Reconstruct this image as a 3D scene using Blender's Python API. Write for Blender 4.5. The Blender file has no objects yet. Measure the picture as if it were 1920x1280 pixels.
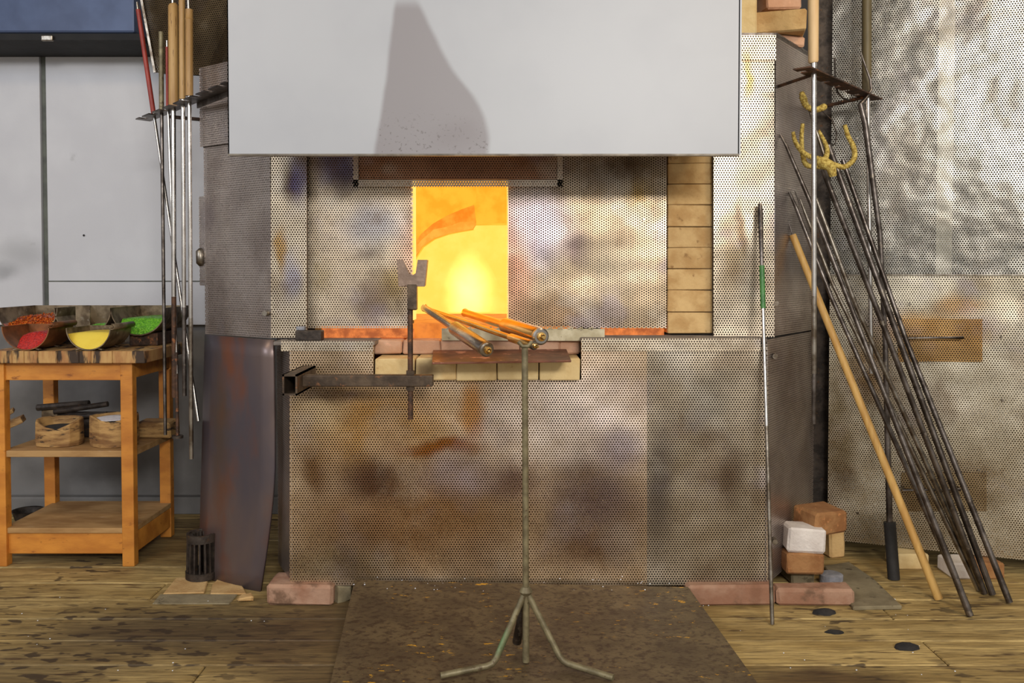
import bpy, bmesh, math, random
from mathutils import Vector, Matrix
random.seed(7)
SC = bpy.context.scene
COL = SC.collection

# ------------------------------------------------------------------ camera
F, EYE, HORIZON = 1600.0, 0.98, 510.0
PITCH = math.radians(1.5)
VPP = HORIZON + F * math.tan(PITCH)
cam_d = bpy.data.cameras.new('camera')
cam_d.sensor_width = 36.0
cam_d.lens = 36.0 * F / 1920.0
cam_d.shift_y = -(640.0 - VPP) / 1920.0
cam_d.clip_start = 0.05
cam = bpy.data.objects.new('camera', cam_d)
cam.location = (0, 0, EYE)
cam.rotation_euler = (math.radians(90) - PITCH, 0, 0)
COL.objects.link(cam)
SC.camera = cam

# ------------------------------------------------------------------ world, lights, exposure
w = bpy.data.worlds.new('world')
SC.world = w
w.use_nodes = True
w.node_tree.nodes['Background'].inputs[0].default_value = (1.0, 0.975, 0.935, 1)
w.node_tree.nodes['Background'].inputs[1].default_value = 0.58

def area(name, loc, target, size, size_y, power, col):
    d = bpy.data.lights.new(name, 'AREA')
    d.shape = 'RECTANGLE'; d.size = size; d.size_y = size_y; d.energy = power; d.color = col
    o = bpy.data.objects.new(name, d)
    o.location = loc
    o.rotation_euler = (Vector(target) - Vector(loc)).to_track_quat('-Z', 'Y').to_euler()
    COL.objects.link(o)
    return o
area('hall_window_light', (1.1, -2.9, 2.55), (0.1, 2.6, 1.0), 1.5, 0.5, 150, (1.0, 0.97, 0.93))
area('side_window_light', (-3.2, -0.6, 2.5), (-1.0, 3.0, 1.0), 1.4, 1.0, 46, (0.80, 0.87, 1.0))
area('ceiling_lamp_light', (1.5, 1.2, 2.70), (1.4, 2.6, 0.4), 0.4, 0.4, 20, (1.0, 0.80, 0.55))
area('ceiling_lamp_light', (-1.5, 1.2, 2.70), (-1.4, 2.7, 0.4), 0.4, 0.4, 12, (1.0, 0.80, 0.55))
SC.view_settings.view_transform = 'Standard'
SC.view_settings.look = 'None'
SC.view_settings.exposure = 0.0
SC.view_settings.gamma = 1.0
SC.view_settings.use_curve_mapping = False

# ------------------------------------------------------------------ helpers: points
_fw = Vector((0, math.cos(PITCH), -math.sin(PITCH)))
_up = Vector((0, math.sin(PITCH), math.cos(PITCH)))
def ray(u, v):
    return Vector((1, 0, 0)) * ((u - 960) / F) + _up * ((VPP - v) / F) + _fw
def P(u, v, Y):
    d = ray(u, v)
    return Vector((0, 0, EYE)) + d * (Y / d.y)
def FL(u, v, z=0.0):
    d = ray(u, v)
    return Vector((0, 0, EYE)) + d * ((z - EYE) / d.z)
def X(u, Y):
    return (u - 960) / F * Y
def Z(v, Y):
    return P(960, v, Y).z

# ------------------------------------------------------------------ helpers: objects
def reg(o, label=None, cat=None, group=None, kind=None):
    if label: o['label'] = label
    if cat: o['category'] = cat
    if group: o['group'] = group
    if kind: o['kind'] = kind
    return o
def thing(name, label, cat, group=None):
    o = bpy.data.objects.new(name, None)
    o.empty_display_size = 0.05
    COL.objects.link(o)
    return reg(o, label, cat, group)
def auto_uv(me):
    uv = me.uv_layers.new(name='UVMap')
    data = uv.data
    for p in me.polygons:
        nn = p.normal
        if abs(nn.z) > 0.9:
            t, b = Vector((1, 0, 0)), Vector((0, 1, 0))
        else:
            t = Vector((-nn.y, nn.x, 0)).normalized()
            b = nn.cross(t)
        for li in p.loop_indices:
            c = me.vertices[me.loops[li].vertex_index].co
            data[li].uv = (c.dot(t), c.dot(b))
class MB:
    def __init__(s):
        s.v = []; s.f = []
    def add(s, vs, fs):
        k = len(s.v)
        s.v += [tuple(q) for q in vs]
        s.f += [tuple(k + i for i in q) for q in fs]
        return s
    def box(s, x0, x1, y0, y1, z0, z1, m=None):
        vs = [(x0,y0,z0),(x1,y0,z0),(x1,y1,z0),(x0,y1,z0),(x0,y0,z1),(x1,y0,z1),(x1,y1,z1),(x0,y1,z1)]
        if m is not None: vs = [m @ Vector(q) for q in vs]
        return s.add(vs, [(0,3,2,1),(4,5,6,7),(0,1,5,4),(1,2,6,5),(2,3,7,6),(3,0,4,7)])
    def bar(s, a, b, w, h, up=(0,0,1)):
        a, b = Vector(a), Vector(b)
        d = (b - a).normalized()
        upv = Vector(up)
        sx = d.cross(upv).normalized(); uz = sx.cross(d)
        vs = []
        for q in (a, b):
            for i, j in ((-1,-1),(1,-1),(1,1),(-1,1)):
                vs.append(q + sx * (i * w / 2) + uz * (j * h / 2))
        return s.add(vs, [(0,3,2,1),(4,5,6,7),(0,1,5,4),(1,2,6,5),(2,3,7,6),(3,0,4,7)])
    def tube(s, pts, r, n=10, caps=True):
        pts = [Vector(q) for q in pts]
        if not isinstance(r, (list, tuple)): r = [r] * len(pts)
        prev = None; rings = []
        for i, q in enumerate(pts):
            if i == 0: t = pts[1] - q
            elif i == len(pts) - 1: t = q - pts[i - 1]
            else: t = (pts[i + 1] - q).normalized() + (q - pts[i - 1]).normalized()
            t.normalize()
            if prev is None:
                a = Vector((0, 0, 1)) if abs(t.z) < 0.9 else Vector((1, 0, 0))
                e = t.cross(a).normalized()
            else:
                e = (prev - t * prev.dot(t)).normalized()
            prev = e
            g = t.cross(e)
            rings.append([q + (e * math.cos(2*math.pi*k/n) + g * math.sin(2*math.pi*k/n)) * r[i] for k in range(n)])
        vs = [q for ring in rings for q in ring]; fs = []
        for i in range(len(rings) - 1):
            for k in range(n):
                a, b = i*n + k, i*n + (k+1) % n
                fs.append((a, b, b + n, a + n))
        if caps:
            fs.append(tuple(range(n - 1, -1, -1)))
            fs.append(tuple((len(rings)-1)*n + k for k in range(n)))
        return s.add(vs, fs)
    def lathe(s, prof, c, n=24, jit=0.0, rnd=None):
        c = Vector(c); vs = []; fs = []
        for (r, z) in prof:
            for k in range(n):
                rr = r
                if jit and rnd: rr = r * (1 + rnd[k % len(rnd)] * jit)
                vs.append(c + Vector((rr*math.cos(2*math.pi*k/n), rr*math.sin(2*math.pi*k/n), z)))
        for i in range(len(prof) - 1):
            for k in range(n):
                a, b = i*n + k, i*n + (k+1) % n
                fs.append((a, b, b + n, a + n))
        fs.append(tuple(range(n - 1, -1, -1)))
        fs.append(tuple((len(prof)-1)*n + k for k in range(n)))
        return s.add(vs, fs)
    def sheet(s, pts, t):
        # flat polygon, counter-clockwise seen from the front, given thickness away from the viewer
        pts = [Vector(q) for q in pts]
        nn = Vector((0, 0, 0))
        for i in range(len(pts)):
            a, b = pts[i], pts[(i + 1) % len(pts)]
            nn += a.cross(b)
        nn.normalize()
        k = len(pts)
        vs = pts + [q - nn * t for q in pts]
        fs = [tuple(range(k)), tuple(range(2*k - 1, k - 1, -1))]
        for i in range(k):
            j = (i + 1) % k
            fs.append((i, i + k, j + k, j))
        return s.add(vs, fs)
    def build(s, name, mat, parent=None, smooth=None, bevel=0.0, seg=2, label=None, kind=None):
        me = bpy.data.meshes.new(name)
        me.from_pydata(s.v, [], s.f)
        me.update()
        auto_uv(me)
        me.materials.append(mat)
        if smooth is not None:
            me.shade_smooth()
            me.set_sharp_from_angle(angle=math.radians(smooth))
        o = bpy.data.objects.new(name, me)
        COL.objects.link(o)
        if parent is not None: o.parent = parent
        if bevel:
            b = o.modifiers.new('bevel', 'BEVEL'); b.width = bevel; b.segments = seg; b.limit_method = 'ANGLE'
        if label: o['label'] = label
        if kind: o['kind'] = kind
        return o

# ------------------------------------------------------------------ helpers: materials
def C(r, g, b):
    f = lambda c: (c/255/12.92) if c/255 <= 0.04045 else ((c/255 + 0.055)/1.055) ** 2.4
    return (f(r), f(g), f(b), 1)
def nd(nt, t, props=None, ins=None):
    n = nt.nodes.new(t)
    for k, v in (props or {}).items(): setattr(n, k, v)
    for k, v in (ins or {}).items():
        sk = n.inputs[k]
        if isinstance(v, bpy.types.NodeSocket): nt.links.new(v, sk)
        else: sk.default_value = v
    return n
def mth(nt, op, a, b=0.0, clamp=False):
    return nd(nt, 'ShaderNodeMath', {'operation': op, 'use_clamp': clamp}, {0: a, 1: b}).outputs[0]
def vm(nt, op, a, b=(0, 0, 0)):
    n = nd(nt, 'ShaderNodeVectorMath', {'operation': op}, {0: a, 1: b})
    return n.outputs['Value'] if op in ('LENGTH', 'DOT_PRODUCT', 'DISTANCE') else n.outputs[0]
def mixc(nt, f, a, b, mode='MIX'):
    n = nd(nt, 'ShaderNodeMix', {'data_type': 'RGBA', 'blend_type': mode}, {0: f, 6: a, 7: b})
    return n.outputs[2]
def pos(nt):
    return nd(nt, 'ShaderNodeNewGeometry').outputs['Position']
def noise(nt, vec, scale, detail=3.0, rough=0.55, col=False):
    n = nd(nt, 'ShaderNodeTexNoise', None, {'Vector': vec, 'Scale': scale, 'Detail': detail, 'Roughness': rough})
    return n.outputs['Color' if col else 'Fac']
def ramp(nt, x, lo, hi):
    return nd(nt, 'ShaderNodeMapRange', {'interpolation_type': 'SMOOTHSTEP'}, {'Value': x, 'From Min': lo, 'From Max': hi}).outputs[0]
def blob(nt, pv, c, r, soft=0.6):
    d = vm(nt, 'LENGTH', vm(nt, 'DIVIDE', vm(nt, 'SUBTRACT', pv, tuple(c)), tuple(r)))
    return ramp(nt, d, 1.0, 1.0 - soft)
def wob(nt, pv, scale, amt):
    n = noise(nt, pv, scale, 3, 0.6, True)
    return vm(nt, 'ADD', pv, vm(nt, 'MULTIPLY', vm(nt, 'SUBTRACT', n, (0.5, 0.5, 0.5)), (amt, amt, amt)))
def new_mat(name):
    m = bpy.data.materials.new(name); m.use_nodes = True
    nt = m.node_tree
    return m, nt, nt.nodes['Principled BSDF'], nt.nodes['Material Output']
def bump(nt, bs, h, strength, dist=0.01):
    b = nd(nt, 'ShaderNodeBump', None, {'Strength': strength, 'Distance': dist, 'Height': h})
    nt.links.new(b.outputs[0], bs.inputs['Normal'])
def std(name, c1, c2, scale=8, rough=0.6, metal=0.0, bmp=0.2, bscale=80, stretch=(1, 1, 1), lo=0.35, hi=0.65,
        c3=None, s3=30, t3=(0.6, 0.68), rvar=0.1, per_obj=0.0, blobs=(), bdist=0.004):
    m, nt, bs, out = new_mat(name)
    pv = pos(nt)
    if per_obj:
        oi = nd(nt, 'ShaderNodeObjectInfo').outputs['Random']
        off = nd(nt, 'ShaderNodeCombineXYZ', None, {0: mth(nt, 'MULTIPLY', oi, 37.0), 1: mth(nt, 'MULTIPLY', oi, 11.0), 2: mth(nt, 'MULTIPLY', oi, 5.0)}).outputs[0]
        pt = vm(nt, 'ADD', pv, off)
    else:
        pt = pv
    ps = vm(nt, 'MULTIPLY', pt, tuple(stretch))
    col = mixc(nt, ramp(nt, noise(nt, ps, scale, 4), lo, hi), c1, c2)
    if c3 is not None:
        col = mixc(nt, ramp(nt, noise(nt, ps, s3, 4, 0.6), t3[0], t3[1]), col, c3)
    for (c, r, bc, soft, amt) in blobs:
        f = blob(nt, wob(nt, pv, 9, 0.22 * max(r)), c, r, soft)
        col = mixc(nt, mth(nt, 'MULTIPLY', f, amt), col, bc)
    if per_obj:
        v = mth(nt, 'ADD', mth(nt, 'MULTIPLY', oi, per_obj), 1.0 - per_obj / 2)
        col = mixc(nt, 1.0, col, nd(nt, 'ShaderNodeCombineColor', None, {0: v, 1: v, 2: v}).outputs[0], 'MULTIPLY')
    nt.links.new(col, bs.inputs['Base Color'])
    bs.inputs['Metallic'].default_value = metal
    rr = mth(nt, 'ADD', mth(nt, 'MULTIPLY', noise(nt, ps, scale * 2, 3), rvar * 2), rough - rvar, True)
    nt.links.new(rr, bs.inputs['Roughness'])
    if bmp: bump(nt, bs, noise(nt, vm(nt, 'MULTIPLY', pt, tuple(stretch)), bscale, 4), bmp, bdist)
    return m
def glow(name, c1, c2, scale=6, strength=1.0, lo=0.35, hi=0.65):
    m, nt, bs, out = new_mat(name)
    col = mixc(nt, ramp(nt, noise(nt, pos(nt), scale, 4, 0.6), lo, hi), (*c1, 1), (*c2, 1))
    bs.inputs['Base Color'].default_value = (0.02, 0.012, 0.006, 1)
    bs.inputs['Roughness'].default_value = 0.9
    nt.links.new(col, bs.inputs['Emission Color'])
    bs.inputs['Emission Strength'].default_value = strength
    return m
def perf(name, c1, c2, stains=(), pitch=0.008, rad=0.31, rot=False, wscale=3.5, rough=0.36, nscale=5, wav=0.35, metal=0.88, mot=0.7, gain=1.0):
    # punched steel sheet: round holes in staggered rows are really open
    m, nt, bs, out = new_mat(name)
    pv = pos(nt)
    pw = wob(nt, pv, 5, 0.10)
    col = mixc(nt, ramp(nt, noise(nt, pv, nscale, 3), 0.35, 0.65), c1, c2)
    for (c, r, bc, soft, amt) in stains:  # blobs hold heat tints and also painted glow, shadow and gradient
        col = mixc(nt, mth(nt, 'MULTIPLY', blob(nt, pw, c, r, soft), amt), col, bc)
    if mot:
        pa, pb_, pc = [vm(nt, 'ADD', pv, (k, k * 1.7, k * 0.6)) for k in (3.1, 7.7, 13.3)]
        col = mixc(nt, mth(nt, 'MULTIPLY', ramp(nt, noise(nt, pa, 4.5, 4), 0.52, 0.68), 0.55 * mot), col, C(236, 226, 210))
        col = mixc(nt, mth(nt, 'MULTIPLY', ramp(nt, noise(nt, pb_, 5.5, 4), 0.53, 0.66), 0.55 * mot), col, C(132, 104, 76))
        col = mixc(nt, mth(nt, 'MULTIPLY', ramp(nt, noise(nt, pc, 4.5, 4), 0.54, 0.68), 0.5 * mot), col, C(160, 150, 172))
    col = mixc(nt, mth(nt, 'MULTIPLY', ramp(nt, noise(nt, pv, 90, 2), 0.52, 0.72), 0.22), col, C(90, 74, 60))
    if gain != 1.0:
        col = mixc(nt, 1.0, col, (gain, gain, gain, 1), 'MULTIPLY')
    nt.links.new(col, bs.inputs['Base Color'])
    bs.inputs['Metallic'].default_value = metal
    nt.links.new(mth(nt, 'ADD', mth(nt, 'MULTIPLY', noise(nt, pv, 14, 3), 0.25), rough - 0.1), bs.inputs['Roughness'])
    bump(nt, bs, noise(nt, pv, wscale, 2), wav, 0.05)
    uv = nd(nt, 'ShaderNodeUVMap', {'uv_map': 'UVMap'}).outputs[0]
    r3 = math.sqrt(3)
    if rot:
        su = nd(nt, 'ShaderNodeSeparateXYZ', None, {0: uv}).outputs
        uv = nd(nt, 'ShaderNodeCombineXYZ', None, {0: su[1], 1: su[0]}).outputs[0]
    q = vm(nt, 'DIVIDE', uv, (pitch, pitch * r3, 1))
    def lat(o):
        a = vm(nt, 'SUBTRACT', vm(nt, 'FRACTION', vm(nt, 'ADD', q, (o, o, 0))), (0.5, 0.5, 0))
        return vm(nt, 'LENGTH', vm(nt, 'MULTIPLY', a, (1, r3, 0)))
    d = mth(nt, 'MINIMUM', lat(0.0), lat(0.5))
    hole = ramp(nt, d, rad + 0.03, rad - 0.03)
    tr = nd(nt, 'ShaderNodeBsdfTransparent').outputs[0]
    mx = nd(nt, 'ShaderNodeMixShader', None, {0: hole, 1: bs.outputs[0], 2: tr})
    nt.links.new(mx.outputs[0], out.inputs['Surface'])
    return m
def foil(name, c1, rough=0.25, sc=26, strength=0.9, c2=None):
    m, nt, bs, out = new_mat(name)
    pv = pos(nt)
    bs.inputs['Metallic'].default_value = 1.0
    bs.inputs['Roughness'].default_value = rough
    col = mixc(nt, ramp(nt, noise(nt, pv, 7, 3), 0.35, 0.65), c1, c2 or c1)
    nt.links.new(col, bs.inputs['Base Color'])
    vo = nd(nt, 'ShaderNodeTexVoronoi', {'feature': 'F1'}, {'Vector': wob(nt, pv, 6, 0.15), 'Scale': sc}).outputs['Distance']
    h = mth(nt, 'ADD', vo, mth(nt, 'MULTIPLY', noise(nt, vm(nt, 'MULTIPLY', pv, (1.6, 1.6, 0.6)), 16, 6, 0.7), 2.4))
    bump(nt, bs, h, strength, 0.02)
    return m

W = {}
W['white_wall'] = std('white_wall_paint', C(202,202,205), C(194,194,198), 3, 0.55, 0, 0.08, 120, c3=C(150,150,150), s3=7, t3=(0.66,0.80),
    blobs=[((-1.98,3.4,1.05),(0.16,0.3,0.10),C(140,140,140),0.9,0.45), ((-2.05,3.4,0.98),(0.10,0.3,0.05),C(110,110,112),0.9,0.5)])
W['grey_wall_shade'] = std('grey_lower_wall_shade', C(124,122,120), C(104,102,100), 4, 0.7, 0, 0.1, 90)  # shade on the white wall's lower part is put into this grey
W['seam'] = std('dark_seam', C(92,95,84), C(70,72,66), 12, 0.6)
W['black'] = std('black_gap', C(18,18,20), C(30,29,28), 12, 0.8)
W['duct'] = std('blue_grey_duct', C(64,78,108), C(58,70,98), 5, 0.45, 0.2, 0.05)
W['hood'] = std('white_hood_enamel', C(171,173,177), C(164,166,171), 2.5, 0.38, 0, 0.03, 160, c3=C(178,176,174), s3=22, t3=(0.68,0.80))
W['edge'] = std('hood_edge_steel', C(120,112,100), C(92,84,74), 12, 0.5, 0.6)
W['floor'] = std('dark_subfloor', C(38,30,22), C(26,20,15), 9, 0.9)
W['steel'] = std('bright_steel', C(196,191,184), C(170,164,156), 20, 0.28, 1.0, 0, rvar=0.05)
W['worn_steel'] = std('worn_steel', C(150,142,130), C(96,84,70), 26, 0.36, 0.9, 0.1, 120)
W['dark_steel'] = std('dark_steel', C(120,112,106), C(72,64,58), 22, 0.36, 0.9, 0.12, 90, c3=C(130,120,108), s3=40)
W['iron'] = std('black_iron', C(74,64,56), C(46,39,34), 30, 0.6, 0.5, 0.3, 120, c3=C(84,60,40), s3=50)
W['rust'] = std('rusty_steel', C(96,66,46), C(58,44,36), 28, 0.6, 0.45, 0.3, 120, c3=C(140,90,56), s3=60)
W['arm'] = std('scorched_tube_steel', C(98,82,66), C(66,54,44), 20, 0.5, 0.6, 0.2, 100, c3=C(120,84,58), s3=46)
W['yoke'] = std('lit_scorched_steel', C(150,128,112), C(120,100,86), 20, 0.5, 0.5, 0.2, 100, c3=C(96,70,54), s3=46)  # paler copy of scorched steel: the fork head's lit look as colour
W['brass'] = std('warm_brass', C(236,196,122), C(222,176,100), 12, 0.24, 1.0, 0, rvar=0.04)
W['stand'] = std('olive_painted_stand', C(132,122,92), C(100,90,66), 30, 0.5, 0.3, 0.15, 100, c3=C(86,70,48), s3=44,
    blobs=[((-0.035,2.14,0.10),(0.035,0.2,0.07),C(96,140,92),0.6,0.8)])
W['redpaint'] = std('red_paint', C(150,52,38), C(132,42,32), 20, 0.5)
W['handle'] = std('turned_wood_handle', C(178,142,88), C(160,122,70), 5, 0.5, 0, 0.08, 60, (6,6,0.8), c3=C(122,88,50), s3=26)
W['palehandle'] = std('pale_wood_handle', C(222,190,142), C(206,170,120), 5, 0.5, 0, 0.06, 60, (6,6,0.8))
W['olivewood'] = std('olive_wood_handle', C(104,92,62), C(84,74,50), 5, 0.55, 0, 0.06, 60, (6,6,0.8))
W['pole'] = std('blond_wood_pole', C(212,170,98), C(192,146,78), 6, 0.55, 0, 0.08, 60, (8,8,1), c3=C(140,92,44), s3=14, t3=(0.66,0.72))
W['table'] = std('orange_varnished_wood', C(206,136,52), C(178,110,38), 5, 0.5, 0, 0.1, 60, (1.2,3,3), c3=C(128,72,26), s3=16, t3=(0.6,0.75), per_obj=0.18)
W['shelf'] = std('dusty_shelf_wood', C(176,138,88), C(146,108,62), 6, 0.75, 0, 0.1, 60, (1,3,3), c3=C(206,190,170), s3=9, t3=(0.62,0.8), per_obj=0.1)
W['top'] = std('scorched_block_wood', C(190,150,92), C(158,108,62), 22, 0.7, 0, 0.15, 90, (1.5,0.6,0.35), c3=C(56,40,26), s3=16, t3=(0.50,0.60))
W['plank'] = std('worn_floor_plank', C(184,160,106), C(152,128,78), 5, 0.70, 0, 0.25, 40, (0.6,4,4), c3=C(84,62,34), s3=9, t3=(0.58,0.72), per_obj=0.22,
    blobs=[((-0.92,2.30,0),(0.62,0.30,0.5),C(62,48,34),0.8,0.85), ((-1.25,2.05,0),(0.5,0.2,0.5),C(70,54,36),0.8,0.5), ((-0.45,2.25,0),(0.4,0.5,0.5),C(66,46,30),0.6,0.75),
           ((0.75,2.02,0),(0.32,0.12,0.5),C(70,48,28),0.8,0.8), ((1.55,2.08,0),(0.22,0.06,0.5),C(74,54,34),0.9,0.6), ((-1.35,3.1,0),(0.9,0.45,0.5),C(88,66,36),0.7,0.6)])
W['firebrick'] = std('yellow_firebrick', C(206,172,118), C(180,142,90), 14, 0.9, 0, 0.5, 120, c3=C(140,104,62), s3=30, t3=(0.62,0.75), per_obj=0.18)
W['palebrick'] = std('pale_firebrick', C(226,200,146), C(208,176,120), 12, 0.9, 0, 0.4, 120, c3=C(170,128,80), s3=24, t3=(0.64,0.76), per_obj=0.1,
    blobs=[((-0.25,2.45,0.69),(0.07,0.3,0.05),C(70,46,24),0.8,0.85)])
W['pinkbrick'] = std('pink_fired_brick', C(206,164,134), C(190,144,112), 12, 0.9, 0, 0.5, 110, c3=C(222,170,140), s3=26, t3=(0.6,0.75), per_obj=0.15)
W['redbrick'] = std('orange_clay_brick', C(158,114,70), C(138,92,52), 16, 0.92, 0, 0.6, 90, c3=C(206,140,86), s3=34, t3=(0.6,0.75), per_obj=0.15)
W['rosebrick'] = std('rose_clay_brick', C(170,134,110), C(148,106,82), 12, 0.92, 0, 0.5, 90, c3=C(112,84,64), s3=14, t3=(0.54,0.70), per_obj=0.15)
W['whitebrick'] = std('white_brick', C(226,218,210), C(208,198,190), 12, 0.9, 0, 0.5, 110)
W['stone'] = std('grey_stone', C(140,128,100), C(112,100,76), 10, 0.9, 0, 0.4, 90, c3=C(84,74,54), s3=26, per_obj=0.15)
W['cement'] = std('grey_cement', C(150,150,156), C(124,124,130), 30, 0.9, 0, 0.5, 120)
W['floorplate'] = std('scuffed_floor_steel', C(108,92,66), C(88,73,53), 9, 0.50, 0.3, 0.3, 140, (0.9,1.3,1), c3=C(70,54,39), s3=60, t3=(0.46,0.66))
W['darksheet'] = std('blued_dark_steel', C(118,102,98), C(92,86,94), 3.5, 0.40, 0.6, 0.06, 40, (1,1,0.5), c3=C(130,82,62), s3=4, t3=(0.50,0.7),
    blobs=[((-0.93,2.7,0.5),(0.06,0.3,0.4),C(96,74,44),0.9,0.5)])
W['scoop'] = std('scorched_scoop_steel', C(142,124,98), C(88,72,52), 22, 0.5, 0.55, 0.15, 80, c3=C(176,168,150), s3=30, t3=(0.62,0.75))
W['copper'] = std('coppery_scoop_steel', C(150,96,58), C(112,72,44), 18, 0.45, 0.6, 0.12, 80, c3=C(170,130,90), s3=30, t3=(0.62,0.75))
W['tape'] = std('green_tape', C(62,122,52), C(48,104,44), 30, 0.4)
W['rope'] = std('yellow_rope', C(214,190,104), C(150,122,50), 130, 0.9, 0, 0.9, 240)
W['block'] = std('charred_wood_mould', C(176,138,84), C(120,84,46), 12, 0.8, 0, 0.4, 60, (1,1,4), c3=C(52,38,26), s3=20, t3=(0.56,0.68), per_obj=0.2)
W['chalk'] = std('white_powder', C(232,230,234), C(212,208,212), 30, 0.95, 0, 0.4, 160)
W['soot'] = std('black_soot', C(46,42,40), C(30,28,27), 30, 0.95, 0, 0.4, 160)
W['rubber'] = std('black_rubber_grip', C(40,37,35), C(30,28,27), 20, 0.7, 0, 0.2, 120)
W['ledge'] = std('dusty_ledge', C(140,132,124), C(112,104,98), 26, 0.8, 0.2, 0.3, 90)
W['shard'] = std('clear_glass_chip', C(240,244,250), C(225,230,240), 30, 0.1, 0, 0)
W['batten'] = std('pale_batten', C(196,190,168), C(176,170,150), 10, 0.5, 0.3)
def frit(name, c1, c2, c3=None):
    return std(name, c1, c2, 180, 0.35, 0, 0.8, 300, c3=c3, s3=260, t3=(0.6,0.66))
W['red_frit'] = frit('red_frit_grain', C(196,34,20), C(150,16,8))
W['yellow_frit'] = std('yellow_frit_powder', C(228,200,74), C(216,184,60), 10, 0.9, 0, 0.2, 140)
W['green_frit'] = frit('green_frit_grain', C(116,188,34), C(66,136,16), C(170,220,90))
W['amber'] = std('amber_glass_chip', C(190,84,28), C(104,34,14), 130, 0.15, 0, 0, c3=C(232,170,70), s3=200, t3=(0.6,0.66))

# hot glass-furnace surfaces give off light
W['hot_back'] = glow('white_hot_chamber_lining', (1.5,0.80,0.13), (1.4,0.74,0.10), 12)
W['hot_front'] = glow('yellow_hot_lining', (1.3,0.42,0.02), (1.4,0.53,0.035), 16)
W['hot_arch'] = glow('orange_hot_arch', (1.15,0.25,0.012), (1.5,0.38,0.03), 26)
W['hot_soffit'] = glow('orange_hot_soffit', (1.25,0.36,0.03), (1.4,0.46,0.05), 40)
W['hot_jamb'] = glow('pale_hot_jamb', (1.6,0.86,0.22), (1.6,0.80,0.16), 10)
W['hot_floor'] = glow('dull_hot_hearth', (0.62,0.15,0.02), (0.9,0.25,0.03), 18)
W['slot_glow'] = glow('gap_glow_strip', (0.9,0.24,0.05), (0.4,0.09,0.02), 26)  # glow stands in for furnace light on the bricks
W['hot_side'] = glow('boosted_side_lining', (7.0,3.6,0.9), (6.0,3.0,0.7), 9)  # unseen linings made extra bright to throw yellow light out of the mouth
W['flame_solid'] = glow('gas_flame', (6.0,0.95,0.20), (5.0,0.88,0.10), 9)

# punched steel, with blobs per sheet: heat tints plus painted light and shadow
TAN, LIL, BRO, GOLD, SILV, DK = C(176,150,112), C(150,142,166), C(104,74,58), C(170,124,56), C(214,208,202), C(78,66,60)
def at(u, v, Y): return P(u, v, Y)
def R(du, dv, Y=2.5): return (du / F * Y, 0.4, dv / F * Y)
YL, YU, YS = 2.51, 2.64, 2.60
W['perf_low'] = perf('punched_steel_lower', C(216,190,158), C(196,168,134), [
    (at(1080,790,YL), R(260,170), C(240,222,206), 0.8, 0.95),  # pale blob puts the casing's brighter lit top into the colour
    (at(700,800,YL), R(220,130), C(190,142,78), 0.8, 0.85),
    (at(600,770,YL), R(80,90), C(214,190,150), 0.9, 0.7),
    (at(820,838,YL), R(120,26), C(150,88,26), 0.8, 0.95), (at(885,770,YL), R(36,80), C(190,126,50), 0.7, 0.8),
    (at(620,740,YL), R(120,24), C(96,76,66), 0.8, 0.8),  # cast shadow under the yoke arm, painted on the casing
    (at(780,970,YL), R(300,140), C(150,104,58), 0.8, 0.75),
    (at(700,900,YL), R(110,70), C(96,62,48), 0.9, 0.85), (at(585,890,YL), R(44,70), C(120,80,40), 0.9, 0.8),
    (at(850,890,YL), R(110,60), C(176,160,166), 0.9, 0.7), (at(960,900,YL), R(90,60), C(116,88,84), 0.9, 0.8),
    (at(1120,940,YL), R(150,130), C(112,94,98), 0.9, 0.85), (at(1100,1030,YL), R(140,60), C(120,84,62), 0.9, 0.7),  # lilac heat tint, darkened too for the dimmer end of the light gradient
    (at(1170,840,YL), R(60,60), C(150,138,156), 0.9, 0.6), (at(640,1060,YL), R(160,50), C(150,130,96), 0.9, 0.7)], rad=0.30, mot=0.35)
W['perf_low2'] = perf('punched_steel_lower_side_piece', C(206,190,166), C(186,170,146), [
    (at(1240,900,YL), R(50,200), C(92,82,78), 0.9, 0.7), (at(1370,890,YL), R(40,90), C(104,76,54), 0.9, 0.7),
    (at(1330,760,YL), R(70,90), C(182,174,160), 0.9, 0.6)], rad=0.32)
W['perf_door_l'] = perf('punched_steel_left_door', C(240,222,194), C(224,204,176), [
    (at(770,470,YU), R(60,140), C(240,196,166), 0.9, 0.9),  # salmon blob paints the mouth's glow onto the door edge
    (at(640,300,YU), R(90,70), C(120,116,160), 0.7, 0.9), (at(640,340,YU), R(60,40), C(92,78,76), 0.9, 0.6),
    (at(700,420,YU), R(90,70), C(196,192,196), 0.9, 0.8), (at(690,475,YU), R(40,26), C(136,122,110), 0.9, 0.7),
    (at(735,540,YU), R(40,60), C(196,164,84), 0.9, 0.7), (at(700,560,YU), R(60,50), C(130,112,112), 0.9, 0.6),
    (at(600,510,YU), R(60,60), C(190,166,120), 0.9, 0.6)], rad=0.29)
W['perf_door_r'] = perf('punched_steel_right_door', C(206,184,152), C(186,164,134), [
    (at(1000,430,YU), R(110,120), C(208,196,204), 0.8, 0.9), (at(955,500,YU), R(60,160), C(240,180,146), 0.9, 0.9), (at(1085,470,YU), R(40,60), C(120,100,104), 0.9, 0.7),  # salmon blob here is painted glow beside the mouth
    (at(1030,590,YU), R(120,70), C(150,116,84), 0.8, 0.7), (at(1200,360,YU), R(60,60), C(176,140,66), 0.9, 0.7),
    (at(1160,320,YU), R(120,50), C(100,78,56), 0.8, 0.8), (at(1150,500,YU), R(80,90), C(190,176,150), 0.9, 0.6)], rad=0.30, rot=True)
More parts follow.
